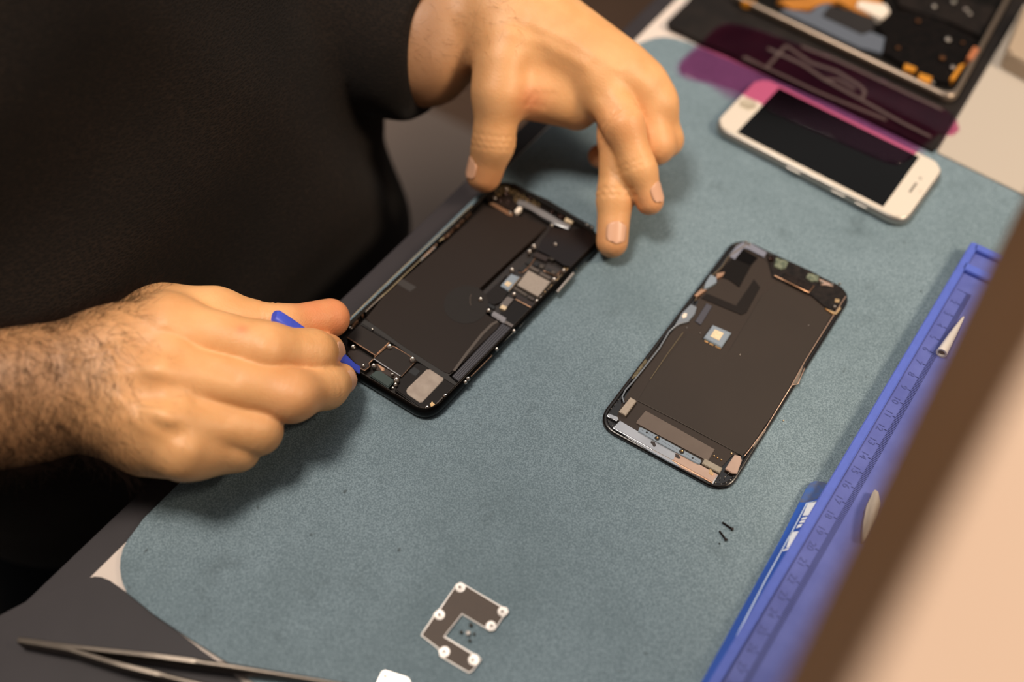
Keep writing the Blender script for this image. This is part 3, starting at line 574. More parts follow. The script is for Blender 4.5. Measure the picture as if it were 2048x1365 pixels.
for x, y, s, b in ((1515, 282, 1.4, 0), (1420, 50, 1.2, 0), (1555, 18, 1.2, 0), (1640, 70, 1.1, 0), (1308, 150, 1.1, 1), (1170, 338, 1, 1), (1475, 410, 1.4, 1), (1550, 475, 1.2, 0), (1670, 100, 1, 0), (1620, 300, .8, 1), (1410, 580, .8, 0), (1240, 460, .8, 0)):
    q = ZF([(x, y)])[0]; place('screw', FB if b else FS, fp, q[0], q[1], .0070, scale=s); o = COL.objects[-1]; o.location.z = .0072-fp.location.z
# purple film --------------------------------------------------------
outl = ZU([(205, 352), (225, 315), (330, 222), (400, 150), (440, 130), (480, 122), (560, 135), (640, 160), (1000, 290), (1300, 425), (1640, 590), (1690, 640), (1705, 690), (1670, 720), (1600, 712), (1520, 765), (1455, 835), (1380, 872), (1320, 860), (1250, 832), (1000, 722), (700, 592), (640, 545), (560, 510), (500, 482), (380, 440), (260, 410), (215, 385)])
wcp = [np.array(c) for c in wc]
def phone_dist(x, y):
    d = np.array([x, y])-cen; u, v = abs(d@U)-.0692*Lw, abs(d@V)-.0336*Lv
    return math.hypot(max(u, 0), max(v, 0))
def fz(x, y): return .0010+.0072*math.exp(-(phone_dist(x, y)/.016)**2)+(.0022 if True else 0)*(1-math.exp(-(phone_dist(x, y)/.03)**2))
def at_film(px, py):
    z = .004
    for _ in range(6): P = at(px, py, z); z = fz(P[0], P[1])
    return np.array([P[0], P[1], z])
fo = [at_film(*p) for p in outl]
from mathutils.geometry import delaunay_2d_cdt
ins = []
xs = [p[0] for p in fo]; ys = [p[1] for p in fo]
def inpoly(x, y, P):
    c = False
    for (x1, y1), (x2, y2) in zip(P, P[1:]+P[:1]):
        if (y1 > y) != (y2 > y) and x < (x2-x1)*(y-y1)/(y2-y1)+x1: c = not c
    return c
P2 = [(p[0], p[1]) for p in fo]; g = .003
for i in range(int((max(xs)-min(xs))/g)+1):
    for j in range(int((max(ys)-min(ys))/g)+1):
        x, y = min(xs)+i*g, min(ys)+j*g
        if inpoly(x, y, P2) and min(math.hypot(x-a, y-b) for a, b in P2) > g*.5: ins.append((x, y))
vv = [Vector(p) for p in P2+ins]; res = delaunay_2d_cdt(vv, [], [list(range(len(P2)))], 1, 1e-7)
film = thing('protective_film', tuple(np.array([*(sum(np.array(p) for p in P2)/len(P2)), .001])), 'translucent purple film with clear cut-out strips lying over the white phone edge', 'film')
def film_mesh(name, verts2, faces, m, dz, parent):
    V3 = [(v[0], v[1], fz(v[0], v[1])+dz) for v in verts2]; me = bpy.data.meshes.new(name); me.from_pydata(V3, [], [list(f) for f in faces]); me.update()
    o = link(name, me, m, parent, 3); md = o.modifiers.new('solid', 'SOLIDIFY'); md.thickness = .00012; return o
film_mesh('purple_sheet', res[0], res[2], mat_clear('purple_clear', (.957, .815, .90), .1, .012), 0, film)
def film_strip(pts, wid):
    c = []
    for a, b in zip(pts, pts[1:]):
        for k in range(8): f = k/8; c.append(at_film(a[0]+(b[0]-a[0])*f, a[1]+(b[1]-a[1])*f)[:2])
    c.append(at_film(*pts[-1])[:2]); vs = []; fs = []
    for i in range(len(c)):
        t = c[min(i+1, len(c)-1)]-c[max(i-1, 0)]; t = t/np.linalg.norm(t); n = np.array([-t[1], t[0]])*wid/2; vs += [c[i]+n, c[i]-n]
    fs = [(2*i, 2*i+1, 2*i+3, 2*i+2) for i in range(len(c)-1)]
    m = MATS.get('haze_strip')
    if not m:
        m = bpy.data.materials.new('haze_strip'); m.use_nodes = True; nt = m.node_tree; b = nt.nodes['Principled BSDF']
        b.inputs['Base Color'].default_value = lin('8a7672'); b.inputs['Roughness'].default_value = .4; b.inputs['Alpha'].default_value = .16; MATS['haze_strip'] = m
    film_mesh('clear_strip', vs, fs, m, .0006, film)
film_strip(ZF([(90, 400), (260, 480), (600, 640), (1090, 840)]), .0040)
film_strip(ZF([(260, 340), (500, 450), (660, 560), (880, 680), (1200, 860), (1400, 960)]), .0030)
film_strip(ZF([(390, 320), (250, 480)]), .0028)
film_strip(ZF([(390, 320), (560, 440), (740, 500), (900, 600), (940, 640), (920, 690)]), .0028)
film_strip(ZF([(660, 555), (760, 560), (870, 630)]), .0024)
film_strip(ZF([(490, 325), (760, 430), (1200, 640), (1480, 770)]), .0026)

# ------------------------------------------------------------------ blue tool (flat bar) and ruler tray
BAR = mat('royal_blue', '0b45a0', .35, noise=(60, .25, '0a3a86'))
bp_ = ZT([(905, 205), (860, 150), (840, 140), (805, 131), (770, 128), (740, 140), (715, 172), (670, 262), (560, 480), (315, 920), (70, 1365), (40, 1420), (200, 1420)])
zb = .0030; bw = wpts(bp_, zb); bar = thing('plastic_pry_bar', (*bw[8], 0), 'royal blue flat plastic bar with white stripes, tucked under the ruler tray', 'pry tool')
bm = bmesh.new(); add_prism(bm, bw, 0, zb, .0005, segs=3); link('bar', bm_mesh('bar', bm), BAR, bar, .9)
plate('worn_end', bar, mat('grimy_blue', '1f4f96', .6, noise=(160, 1, '4a4a4a')), ZT([(860, 152), (840, 142), (805, 133), (770, 130), (740, 142), (716, 173), (690, 228), (672, 262), (710, 262), (780, 240), (830, 190)]), zb-.0003, zb+.00006, 0)
WPR = mat('white_print', 'dfe3e6', .5); WPR2 = mat('white_print_line', 'b9cbe2', .5)
for nme, pts in (('white_block', [(722, 270), (782, 252), (760, 305), (735, 340), (690, 345)]), ('white_block', [(690, 355), (722, 350), (710, 366), (680, 368)]), ('white_block', [(682, 373), (712, 370), (700, 386), (668, 388)]), ('white_block', [(664, 398), (690, 393), (680, 412), (650, 422)]), ('white_block', [(622, 445), (668, 438), (645, 480), (608, 540), (590, 540)]), ('white_block', [(560, 557), (608, 540), (604, 552), (572, 562)])):
    plate(nme, bar, WPR, ZT(pts), zb-.0003, zb+.0001, 0)
for pts in ([(780, 254), (716, 268), (640, 415), (563, 556), (470, 725), (380, 900), (285, 1085)],): strip('white_line', bar, WPR2, ZT(pts), .0006, zb-.0003, zb+.0001, bev=0)
bm = bmesh.new()
tr = thing('ruler_tray', (*at(1700, 960, .003)[:2], .003), 'violet blue silicone tray with raised rim and moulded ruler scale, beside the mat edge', 'tray')
TRB = mat('tray_blue', '4c5fb6', .45, noise=(260, .5, '4657a6'), bump=(900, .2, .0002)); TRI = mat('tray_blue_inner', '464f92', .5, noise=(70, .6, '5a64a8'), bump=(500, .2, .0003))
zr, zi = .0088, .0062
a = np.array(at(1948-4, 482, zr)[:2]); b_ = np.array(at(1417.5, 1365, zr)[:2]); t = (b_-a)/np.linalg.norm(b_-a); n = np.array([-t[1], t[0]])   # n points right
n = n if n[0] > 0 else -n; Lt = np.linalg.norm(b_-a)+.06
def tl(s, q): return tuple(a+t*s+n*q)
WT = .13
bm = bmesh.new(); add_prism(bm, rnd([tl(0, 0), tl(0, WT), tl(Lt, WT), tl(Lt, 0)], .003, 5), .0031, zi); link('tray_floor', bm_mesh('tf', bm), TRI, tr, .6)
def bar_(name, s0, s1, q0, q1, z=zr, m=None, r=.001): bm = bmesh.new(); add_prism(bm, rnd([tl(s0, q0), tl(s0, q1), tl(s1, q1), tl(s1, q0)], r, 4), zi-.001, z, .0005); link(name, bm_mesh(name, bm), m or TRB, tr, .8)
bar_('rim', 0, Lt, 0, .0046, r=.003); bar_('rim', 0, .0052, .003, WT); bar_('rim', .0175, .0235, .003, WT); bar_('rim', Lt-.005, Lt, .003, WT); bar_('rim', 0, Lt, WT-.005, WT, r=.003)
P20, P17 = np.array(at(1622, 1092, zi)[:2]), np.array(at(1679, 1000, zi)[:2]); s20 = (P20-a)@t; pit = (P20-P17)@t/3; qn = (P20-a)@n; qt = (np.array(at(1673, 1052, zi)[:2])-a)@n
bm = bmesh.new(); k = -int((s20-.03)/pit)*10
while s20+k*pit/10 < Lt-.006:
    sk = s20+k*pit/10; L_ = .0044 if k % 10 == 0 else .0028
    add_prism(bm, [tl(sk, qt+.0014-L_), tl(sk, qt+.0014), tl(sk+.00038, qt+.0014), tl(sk+.00038, qt+.0014-L_)], zi-.0002, zi+.0003); k += 1
TK = mat('tick_blue', '30366a', .5); TN = mat('numeral_blue', '3c447e', .5)
o = link('ruler_ticks', bm_mesh('ticks', bm), TK, tr, .6); o['kind'] = 'stuff'
angt = math.atan2(t[1], t[0])
for k in range(1, 40):
    sk = s20+(k-20)*pit
    if sk < .028 or sk > Lt-.008: continue
    cu = bpy.data.curves.new('numeral', 'FONT'); cu.body = str(k); cu.size = .0050; cu.extrude = .0001; cu.align_x = 'CENTER'; cu.align_y = 'CENTER'
    to = bpy.data.objects.new('tmp', cu); COL.objects.link(to); dg = bpy.context.evaluated_depsgraph_get(); me = bpy.data.meshes.new_from_object(to.evaluated_get(dg)); bpy.data.objects.remove(to)
    pq = tl(sk, qn); me.transform(Matrix.Translation((pq[0], pq[1], zi+.0001))@Matrix.Rotation(angt, 4, 'Z')); me.materials.clear()
    link('numeral', me, TN, tr)
# nozzle
def cone_thing(name, p0, p1, r0, r1, zc, label, cat, hollow=True):
    A_ = np.array(at(*p0, zc+r0)); B_ = np.array(at(*p1, zc+r1)); d = Vector(B_-A_); L = d.length
    prof = [(0, L*.25), (r0*.66, L*.2), (r0*.66, 0), (r0, 0), (r0, .0006), (r0*.96, .001), (r0*.55+r1*.45, L*.5), (r1*1.1, L*.92), (r1*.8, L*.98), (0, L)]
    me = lathe_mesh(name, prof, 28); me.materials.append(mat('milky_plastic', 'd9d2cc', .35)); me.polygons.foreach_set('use_smooth', [True]*len(me.polygons)); me.set_sharp_from_angle(angle=.8)
    o = bpy.data.objects.new(name, me); COL.objects.link(o); o.rotation_euler = d.to_track_quat('Z', 'Y').to_euler(); o.location = A_; tag(o, label, cat); return o
cone_thing('dispenser_tip', (1883, 707), (1928, 634), .0030, .0008, zi, 'milky white hollow cone tip lying in the ruler tray, open end towards the viewer', 'nozzle')
q = wpts([(1749, 978), (1757, 984), (1760, 1008), (1752, 1034), (1724, 1090), (1726, 1045), (1733, 1012)], zi+.0045)
bm = bmesh.new(); add_prism(bm, rnd(q, .0008, 3), zi, zi+.0045, .0012, segs=4); o = link('plastic_pick', bm_mesh('pk', bm), mat('milky_plastic2', 'cfc6bb', .4)); o.data.polygons.foreach_set('use_smooth', [True]*len(o.data.polygons)); own_origin(o, (*q[0], zi))
tag(o, 'pointed off-white plastic pick in the tray, half hidden by the brown board', 'pick')

# ------------------------------------------------------------------ loose screws and shield brackets
def long_screw(name, head, tip, label):
    r = .0009; A_ = np.array(at(*head, r)); B_ = np.array(at(*tip, .0006)); d = Vector(B_-A_); L = d.length
    root = thing(name, (A_[0], A_[1], 0), label, 'screw')
    me = lathe_mesh('head', [(0, .0003), (.0003, .0003), (.0003, 0), (r*.85, 0), (r, .0003), (r, .0008), (r*.5, .0011), (0, .0011)], 14); me.materials.append(mat('black_steel', '2a2120', .35, .8))
    pr = [(0, 0)]; z = 0; 
    while z < L: pr += [(.00058, z), (.00046, z+.0002)]; z += .0004
    pr += [(0, L)]; m2 = lathe_mesh('shank', pr, 12); m2.materials.append(mat('black_steel', '2a2120', .35, .8))
    for nme, me_ in (('head', me), ('shank', m2)):
        o = bpy.data.objects.new(nme, me_); COL.objects.link(o); o.parent = root; o.rotation_euler = d.to_track_quat('Z', 'Y').to_euler(); o.location = (0, 0, r)
long_screw('screw', ZT([(265, 430)])[0], ZT([(200, 386)])[0], 'upper of two tiny black screws lying on the mat, pointing left')
long_screw('screw', ZT([(224, 496)])[0], ZT([(179, 436)])[0], 'lower of two tiny black screws lying on the mat, beside a dark speck')
q = ZT([(181, 516)])[0]; bm = bmesh.new(); P = at(*q, .0003); bmesh.ops.create_icosphere(bm, subdivisions=1, radius=.0005, matrix=Matrix.Translation(Vector(P)))
o = link('debris_crumb', bm_mesh('crumb', bm), BLK); own_origin(o, (P[0], P[1], 0)); o.location.z = .0001; tag(o, 'dark crumb on the mat just below the two tiny screws', 'crumb')
q = D0([(978, 965)])[0]; bm = bmesh.new(); P = at(*q, .0003); bmesh.ops.create_icosphere(bm, subdivisions=1, radius=.0005, matrix=Matrix.Translation(Vector(P)))
o = link('debris_crumb', bm_mesh('crumb', bm), CREAM); own_origin(o, (P[0], P[1], 0)); o.location.z = .0001; tag(o, 'pale crumb on the mat right of the detached display', 'crumb')

BRT = mat('bright_tin', 'eee6df', .3, .6); PLT = mat('bracket_tape', '45362b', .6, noise=(300, .3, '3c2f26'))
so = [(905, 265), (940, 285), (1235, 462), (1285, 472), (1302, 510), (1258, 552), (1190, 655), (1160, 668), (1100, 640), (918, 530), (775, 712), (1000, 848), (1045, 862), (1078, 900), (1000, 1000), (970, 1012), (735, 872), (725, 815), (582, 705), (585, 690), (678, 555), (690, 515), (735, 485), (845, 322), (868, 283)]
si = [(940, 325), (1210, 478), (1208, 520), (1240, 545), (1195, 605), (1150, 585), (1115, 610), (920, 505), (895, 515), (750, 710), (960, 840), (965, 905), (1000, 935), (975, 975), (820, 880), (805, 820), (760, 795), (620, 700), (715, 570), (765, 560), (765, 510), (738, 490), (850, 335), (905, 345)]
c = at(*ZS([(850, 500)])[0], 0)
sh = thing('shield_bracket', (c[0], c[1], 0), 'C-shaped metal bracket with brown insulation and bright edges near the bottom of the mat', 'bracket')
ow = wpts(ZS(so), .0016)
def inset_poly(P, d):
    P = [np.array(p) for p in P]; ar = sum(p[0]*q[1]-q[0]*p[1] for p, q in zip(P, P[1:]+P[:1])); sg = 1 if ar > 0 else -1; out = []
    for i in range(len(P)):
        u = P[i]-P[i-1]; v = P[(i+1) % len(P)]-P[i]; u /= np.linalg.norm(u); v /= np.linalg.norm(v)
        nn = np.array([-(u+v)[1], (u+v)[0]])*sg; nn /= np.linalg.norm(nn); out.append(tuple(P[i]+nn*d))
    return out
bm = bmesh.new(); add_prism(bm, wpts(ZS(so), .0010), .0003, .0010, .0001); link('metal_plate', bm_mesh('mp', bm), BRT, sh, .6)
bm = bmesh.new(); add_prism(bm, inset_poly(ow, .0004), .0009, .0012, 0); link('insulation', bm_mesh('ins', bm), PLT, sh, .6, 'brown insulating tape')
ring_wall('raised_edge', sh, BRT, ow, inset_poly(ow, .00055), .0001, .0016, prof=[(0, .0001), (0, .0013), (.3, .0016), (.7, .0016), (1, .0013), (1, .0009)])
HB2 = lathe_mesh('screw_hole', [(0, .0001), (.0006, .0001), (.0007, 0)], 14); HB2.materials.append(mat('tan_hole', '6e5848', .7))
TAB = lathe_mesh('tab', [(0, .0003), (.0022, .0003), (.0025, 0)], 20); TAB.materials.append(BRT)
for x, y in ((905, 310), (735, 535), (1252, 508), (1155, 627), (775, 838), (1012, 905)): q = ZS([(x, y)])[0]; place('tab', TAB, sh, q[0], q[1], .0012)
EY = lathe_mesh('eyelet', [(.0005, 0), (.0005, .0006), (.0008, .0009), (.0010, .0007), (.0011, .0005), (.0017, .0005), (.0020, .0001), (.0020, 0)], 20); EY.materials.append(BRT); EY.polygons.foreach_set('use_smooth', [True]*len(EY.polygons)); EY.set_sharp_from_angle(angle=.7)
for x, y in ((900, 310), (732, 537), (1247, 510), (1160, 627), (770, 838), (1005, 905)): q = ZS([(x, y)])[0]; place('eyelet', EY, sh, q[0], q[1], .0015, scale=.85); place('screw_hole', HB2, sh, q[0], q[1], .00165)
def tiny(name, x, y, m, s, label, grp=None):
    q = ZS([(x, y)])[0]; P = at(q[0], q[1], 0); r = .0008*s
    root = thing(name, (P[0], P[1], 0), label, 'screw', grp)
    h = screw_mesh('head', r, .0008*s, m); o = bpy.data.objects.new('head', h); COL.objects.link(o); o.parent = root; o.location = (0, 0, .0009*s)
    s_ = lathe_mesh('shank', [(0, 0), (r*.45, 0), (r*.5, .0009*s), (0, .0009*s)], 10); s_.materials.append(m); o = bpy.data.objects.new('shank', s_); COL.objects.link(o); o.parent = root
DKS = mat('oily_steel', '55524c', .35, .8)
tiny('screw', 990, 625, DKS, 1.1, 'topmost of the tiny dark screws inside the C-shaped bracket')
tiny('screw', 912, 683, DKS, 1.0, 'tiny dark screw left of the bright one inside the bracket')
tiny('screw', 968, 695, BRT, 1.4, 'bright tiny screw in the middle of the bracket opening')
tiny('screw', 1017, 697, DKS, .8, 'tiny dark screw right of the bright one inside the bracket')
tiny('screw', 980, 752, DKS, .9, 'lowest tiny dark screw inside the C-shaped bracket')
so2 = [(262, 1000), (285, 990), (330, 1003), (475, 1050), (495, 1085), (440, 1200), (180, 1180)]; c = at(*ZS([(350, 1080)])[0], 0)
s2 = thing('shield_bracket', (c[0], c[1], 0), 'bright metal bracket corner cut off by the bottom edge of the view', 'bracket')
plate('metal_plate', s2, BRT, ZS(so2), .0002, .0014, .0004); q = ZS([(290, 1038)])[0]; place('eyelet', EY, s2, q[0], q[1], .0013, scale=.9)
place('hole', HOLE, s2, q[0], q[1], .0015, scale=.55)

# ------------------------------------------------------------------ tweezers
tw = thing('tweezers', (*at(40, 1280, 0)[:2], -.002), 'steel tweezers lying open on the dark pad at the bottom left', 'tweezers')
TWM = mat('brushed_steel', '6a625a', .35, .9, noise=(300, .4, '544d46'))
def blade(pix, hts, th, wid):
    c = [np.array(at(x, y, h)) for (x, y), h in zip(pix, hts)]; bm = bmesh.new(); rings = []
    cc = []; 
    for i in range(len(c)-1):
        for k in range(6): f = k/6; cc.append((c[i]*(1-f)+c[i+1]*f, th[i]*(1-f)+th[i+1]*f, wid[i]*(1-f)+wid[i+1]*f))
    cc.append((c[-1], th[-1], wid[-1]))
    for i, (p, tt, ww) in enumerate(cc):
        d = cc[min(i+1, len(cc)-1)][0]-cc[max(i-1, 0)][0]; d[2] = 0; d /= np.linalg.norm(d); nn = np.array([-d[1], d[0], 0])
        pr = [(-.5, -1), (.5, -1), (.5, -.08), (.3, 0), (-.3, 0), (-.5, -.08)]
        rings.append([bm.verts.new(p+nn*x*tt+np.array([0, 0, z*ww])) for x, z in pr])
    for a, b in zip(rings, rings[1:]):
        for k in range(6): bm.faces.new((a[k], a[(k+1) % 6], b[(k+1) % 6], b[k]))
    bm.faces.new(rings[0][::-1]); bm.faces.new(rings[-1]); bmesh.ops.recalc_face_normals(bm, faces=bm.faces)
    return link('arm', bm_mesh('arm', bm), TWM, tw, .9)
blade(ZW([(105, 112), (400, 155), (900, 210), (1330, 268), (1900, 360), (2600, 475)]), [.006, .008, .010, .0095, .006, .0025], [.0022, .0022, .0026, .0026, .0018, .0008], [.008, .0085, .0085, .008, .005, .002])
blade(ZW([(105, 122), (400, 172), (700, 262), (1120, 366), (1500, 450), (2300, 560)]), [.006, .008, .0095, .0095, .008, .0025], [.0022, .0022, .0026, .0026, .0022, .0008], [.008, .0085, .0085, .008, .006, .002])

# ------------------------------------------------------------------ foreground board
zt_, zb_ = .30, .172
a = np.array(at(1868, 1083, zt_)[:2]); b_ = np.array(at(2048, 735, zt_)[:2]); t = (b_-a)/np.linalg.norm(b_-a); n = np.array([t[1], -t[0]])
p0 = a-t*.16; p1 = b_+t*.12
bd = thing('display_stand', (*(p1+n*.1), -.004), 'out of focus beige board with a side coloured shaded brown, right beside the camera', 'board')
bm = bmesh.new(); add_prism(bm, [tuple(p0+n*.0005), tuple(p1+n*.0005), tuple(p1+n*.22), tuple(p0+n*.22)], zt_-.004, zt_, .0004); link('top_panel', bm_mesh('tp', bm), mat('beige_board', 'ad9684', .7, spec=.2, noise=(8, .3, 'a68e7b')), bd, .6, 'pale peach top')
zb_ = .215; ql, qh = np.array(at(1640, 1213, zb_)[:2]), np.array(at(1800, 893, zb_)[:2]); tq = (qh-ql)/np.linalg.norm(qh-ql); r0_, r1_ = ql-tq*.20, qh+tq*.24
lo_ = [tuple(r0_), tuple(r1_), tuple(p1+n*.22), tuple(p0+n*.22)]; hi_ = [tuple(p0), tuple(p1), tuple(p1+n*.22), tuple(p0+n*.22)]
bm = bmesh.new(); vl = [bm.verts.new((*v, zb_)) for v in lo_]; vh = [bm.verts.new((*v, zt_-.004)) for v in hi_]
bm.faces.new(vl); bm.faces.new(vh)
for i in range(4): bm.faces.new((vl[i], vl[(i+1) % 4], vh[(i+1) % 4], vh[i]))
bmesh.ops.recalc_face_normals(bm, faces=bm.faces); link('side_panel', bm_mesh('sp', bm), mat('shaded_brown_board', '6d4f35', .65, spec=.2, noise=(10, .4, '62472f')), bd, .6, 'sloping side, brown with its shade painted in')  # brown also carries the shade of the backlit side
bm = bmesh.new(); c = p1+n*.17-t*.03; add_prism(bm, [(c[0]-.02, c[1]-.02), (c[0]+.02, c[1]-.02), (c[0]+.02, c[1]+.02), (c[0]-.02, c[1]+.02)], 0, zb_); link('post', bm_mesh('post', bm), BLK, bd, .6)
# ------------------------------------------------------------------ person
def sminp(a, b, k):
    h = np.maximum(k-np.abs(a-b), 0)/k
    return np.minimum(a, b)-h*h*k*.25
class SDF:
    def __init__(s, lo, hi, vox):
        s.lo = np.array(lo, float); s.v = vox; s.n = [int((h-l)/vox)+1 for l, h in zip(lo, hi)]
        s.x, s.y, s.z = [(lo[i]+vox*np.arange(s.n[i])).astype(np.float32) for i in range(3)]
    def new(s): return np.full(s.n, .05, np.float32)
    def cap(s, f, a, b, ra, rb, k):
        """blend a round cone into field f, evaluated only near it"""
        a = np.array(a, float); b = np.array(b, float); m = max(ra, rb)+.016
        i0 = np.maximum(((np.minimum(a, b)-m-s.lo)/s.v).astype(int), 0); i1 = np.minimum(((np.maximum(a, b)+m-s.lo)/s.v).astype(int)+1, s.n)
        if (i1 <= i0).any(): return
        sl = tuple(slice(p, q) for p, q in zip(i0, i1))
        X = s.x[sl[0]][:, None, None]-a[0]; Y = s.y[sl[1]][None, :, None]-a[1]; Zz = s.z[sl[2]][None, None, :]-a[2]
        d = b-a; L = max(float(d@d), 1e-12); h = np.clip((X*d[0]+Y*d[1]+Zz*d[2])/L, 0, 1)
        D = np.sqrt((X-h*d[0])**2+(Y-h*d[1])**2+(Zz-h*d[2])**2)-(ra+(rb-ra)*h)
        f[sl] = sminp(f[sl], D.astype(np.float32), k)
    def mesh(s, F):
        """naive surface nets"""
        S = F < 0; V = F
        nx, ny, nz = [q-1 for q in s.n]
        cnt = np.zeros((nx, ny, nz), np.uint8)
        for i in (0, 1):
            for j in (0, 1):
                for k in (0, 1): cnt += S[i:nx+i, j:ny+j, k:nz+k]
        act = (cnt > 0) & (cnt < 8); idx = np.full((nx, ny, nz), -1, np.int64); ii = np.argwhere(act); idx[act] = np.arange(len(ii))
        acc = np.zeros((len(ii), 3)); w_ = np.zeros(len(ii))
        cs = [(i, j, k) for i in (0, 1) for j in (0, 1) for k in (0, 1)]
        for c in cs:
            for ax in range(3):
                if c[ax]: continue
                d = list(c); d[ax] = 1
                v0 = V[ii[:, 0]+c[0], ii[:, 1]+c[1], ii[:, 2]+c[2]]; v1 = V[ii[:, 0]+d[0], ii[:, 1]+d[1], ii[:, 2]+d[2]]
                cr = (v0 < 0) != (v1 < 0); t = np.where(cr, v0/np.where(cr, v0-v1, 1), 0)
                p = np.array(c, float)[None]+np.zeros((len(ii), 3)); p[:, ax] += t
                acc += p*cr[:, None]; w_ += cr
        P = s.lo+(ii+acc/w_[:, None])*s.v
        quads = []
        for ax in range(3):
            sl0 = [slice(0, None)]*3; a0 = [slice(0, -1) if q == ax else slice(None) for q in range(3)]; a1 = [slice(1, None) if q == ax else slice(None) for q in range(3)]
            cr = S[tuple(a0)] != S[tuple(a1)]; e = np.argwhere(cr); u, v = (ax+1) % 3, (ax+2) % 3
            ok = (e[:, u] > 0) & (e[:, v] > 0) & (e[:, u] < [nx, ny, nz][u]) & (e[:, v] < [nx, ny, nz][v]); e = e[ok]
            def g(du, dv): q = e.copy(); q[:, u] -= du; q[:, v] -= dv; return idx[q[:, 0], q[:, 1], q[:, 2]]
            Q = np.stack([g(0, 0), g(1, 0), g(1, 1), g(0, 1)], 1); fl = S[e[:, 0], e[:, 1], e[:, 2]]
            Q[~fl] = Q[~fl][:, ::-1]; quads.append(Q)
        return P, np.concatenate(quads)
def pt(j): return np.array(j[1:], float) if j[0] == 'w' else at(j[0], j[1], j[2])
eR = np.array(en(.145, .165, .075))
def hand(box, vox, arm, palm, fingers, kp, pads=()):
    """arm/palm: list of (joint a, joint b, ra, rb, k); fingers: lists of (joint, radius)"""
    s = SDF(box[0], box[1], vox); P = s.new()
    for a, b, ra, rb, k in arm+palm: s.cap(P, pt(a), pt(b), ra, rb, k)
    T = P.copy(); out = None
    for f in fingers:
        G = s.new(); js = [(pt(j), r) for j, r in f]
        for (a, ra), (b, rb) in zip(js, js[1:]):
            s.cap(G, a, b, ra, rb, .006)
        G = sminp(P, G, kp); out = G if out is None else sminp(out, G, .0016)
    for a, r, k in pads: s.cap(out, pt(a), pt(a), r, r, k)
    return s.mesh(out)
# --- the arm and hand at the left (holding the tool)
LI = [((338, 652, .060), .0138), ((530, 702, .050), .0134), ((622, 708, .036), .0114), ((655, 702, .021), .0090)]
LM = [((326, 742, .060), .0130), ((583, 792, .042), .0120), ((652, 775, .026), .0102), ((681, 759, .0175), .0084)]
LR = [((335, 838, .054), .0120), ((515, 862, .034), .0108), ((480, 842, .018), .0100), ((440, 820, .014), .0085)]
LP = [((368, 905, .044), .0112), ((475, 900, .028), .0095), ((450, 880, .016), .0085), ((420, 860, .013), .0075)]
LT = [((300, 645, .046), .0145), ((430, 632, .042), .0132), ((565, 652, .034), .0100), ((660, 637, .021), .0106)]
armL = [((-330, 815, .075), (60, 768, .055), .030, .0240, .006), ((-330, 880, .070), (60, 812, .050), .030, .0240, .006),
        ((60, 768, .055), (230, 705, .055), .0240, .0190, .010), ((60, 812, .050), (235, 808, .048), .0240, .0180, .010), ((60, 790, .045), (240, 760, .044), .024, .018, .010)]
palmL = [((225, 705, .054), (338, 648, .058), .0190, .0135, .014), ((230, 745, .054), (326, 742, .058), .0190, .0132, .014), ((235, 800, .050), (335, 835, .052), .0180, .0130, .014),
         ((245, 830, .044), (370, 900, .042), .0170, .0125, .014), ((240, 708, .045), (330, 645, .044), .0170, .0155, .010), ((300, 760, .035), (400, 780, .030), .018, .014, .016),
         ((330, 640, .046), (430, 635, .042), .0150, .0110, .012), ((300, 880, .034), (400, 900, .028), .016, .013, .012)]
PL, QL = hand(((-.32, .185, -.03), (-.058, .36, .135)), .0010, armL, palmL, [LI, LM, LR, LP, LT], .009)
# --- the arm and hand at the top (steadying the phone)
RI = [((1180, 142, .068), .0130), ((1246, 250, .058), .0112), ((1276, 338, .042), .0098), ((1299, 402, .028), .0082)]
RM = [((1240, 150, .066), .0125), ((1234, 270, .047), .0104), ((1230, 395, .026), .0098), ((1224, 484, .0115), .0092)]
RG = [((1285, 175, .062), .0120), ((1310, 288, .040), .0112), ((1266, 322, .018), .0090), ((1200, 312, .012), .0075)]
RP = [((1315, 215, .054), .0105), ((1332, 280, .036), .0092), ((1308, 300, .018), .0080), ((1265, 296, .014), .0070)]
RT = [((1015, 100, .074), .0165), ((996, 190, .060), .0142), ((987, 285, .038), .0118), ((968, 350, .0190), .0106)]
armR = [(('w', *(eR-[0, 0, .010])), (850, 108, .058), .036, .0290, .008), (('w', *(eR+[0, 0, .012])), (850, 60, .068), .034, .0280, .008), ((850, 108, .058), (975, 30, .072), .0285, .0190, .008), ((850, 60, .068), (1005, 5, .082), .0270, .0180, .008)]
palmR = [((990, 30, .082), (1178, 140, .068), .0185, .0138, .012), ((1020, 10, .085), (1238, 138, .070), .0185, .0135, .012), ((1040, 0, .082), (1282, 165, .062), .0180, .0125, .012),
         ((1050, 0, .074), (1312, 205, .053), .0170, .0115, .012), ((1000, 50, .076), (1005, 130, .070), .0165, .0150, .012), ((1040, 110, .066), (1150, 185, .056), .0145, .0120, .010), ((1012, 185, .057), (1095, 188, .053), .0140, .0135, .010), ((1095, 188, .053), (1155, 222, .048), .0135, .0105, .010),
         ((1090, 80, .058), (1230, 190, .046), .0165, .0140, .014)]
PR, QR = hand(((-.20, .335, -.01), (.13, .60, .15)), .0011, armR, palmR, [RI, RM, RG, RP, RT], .009)
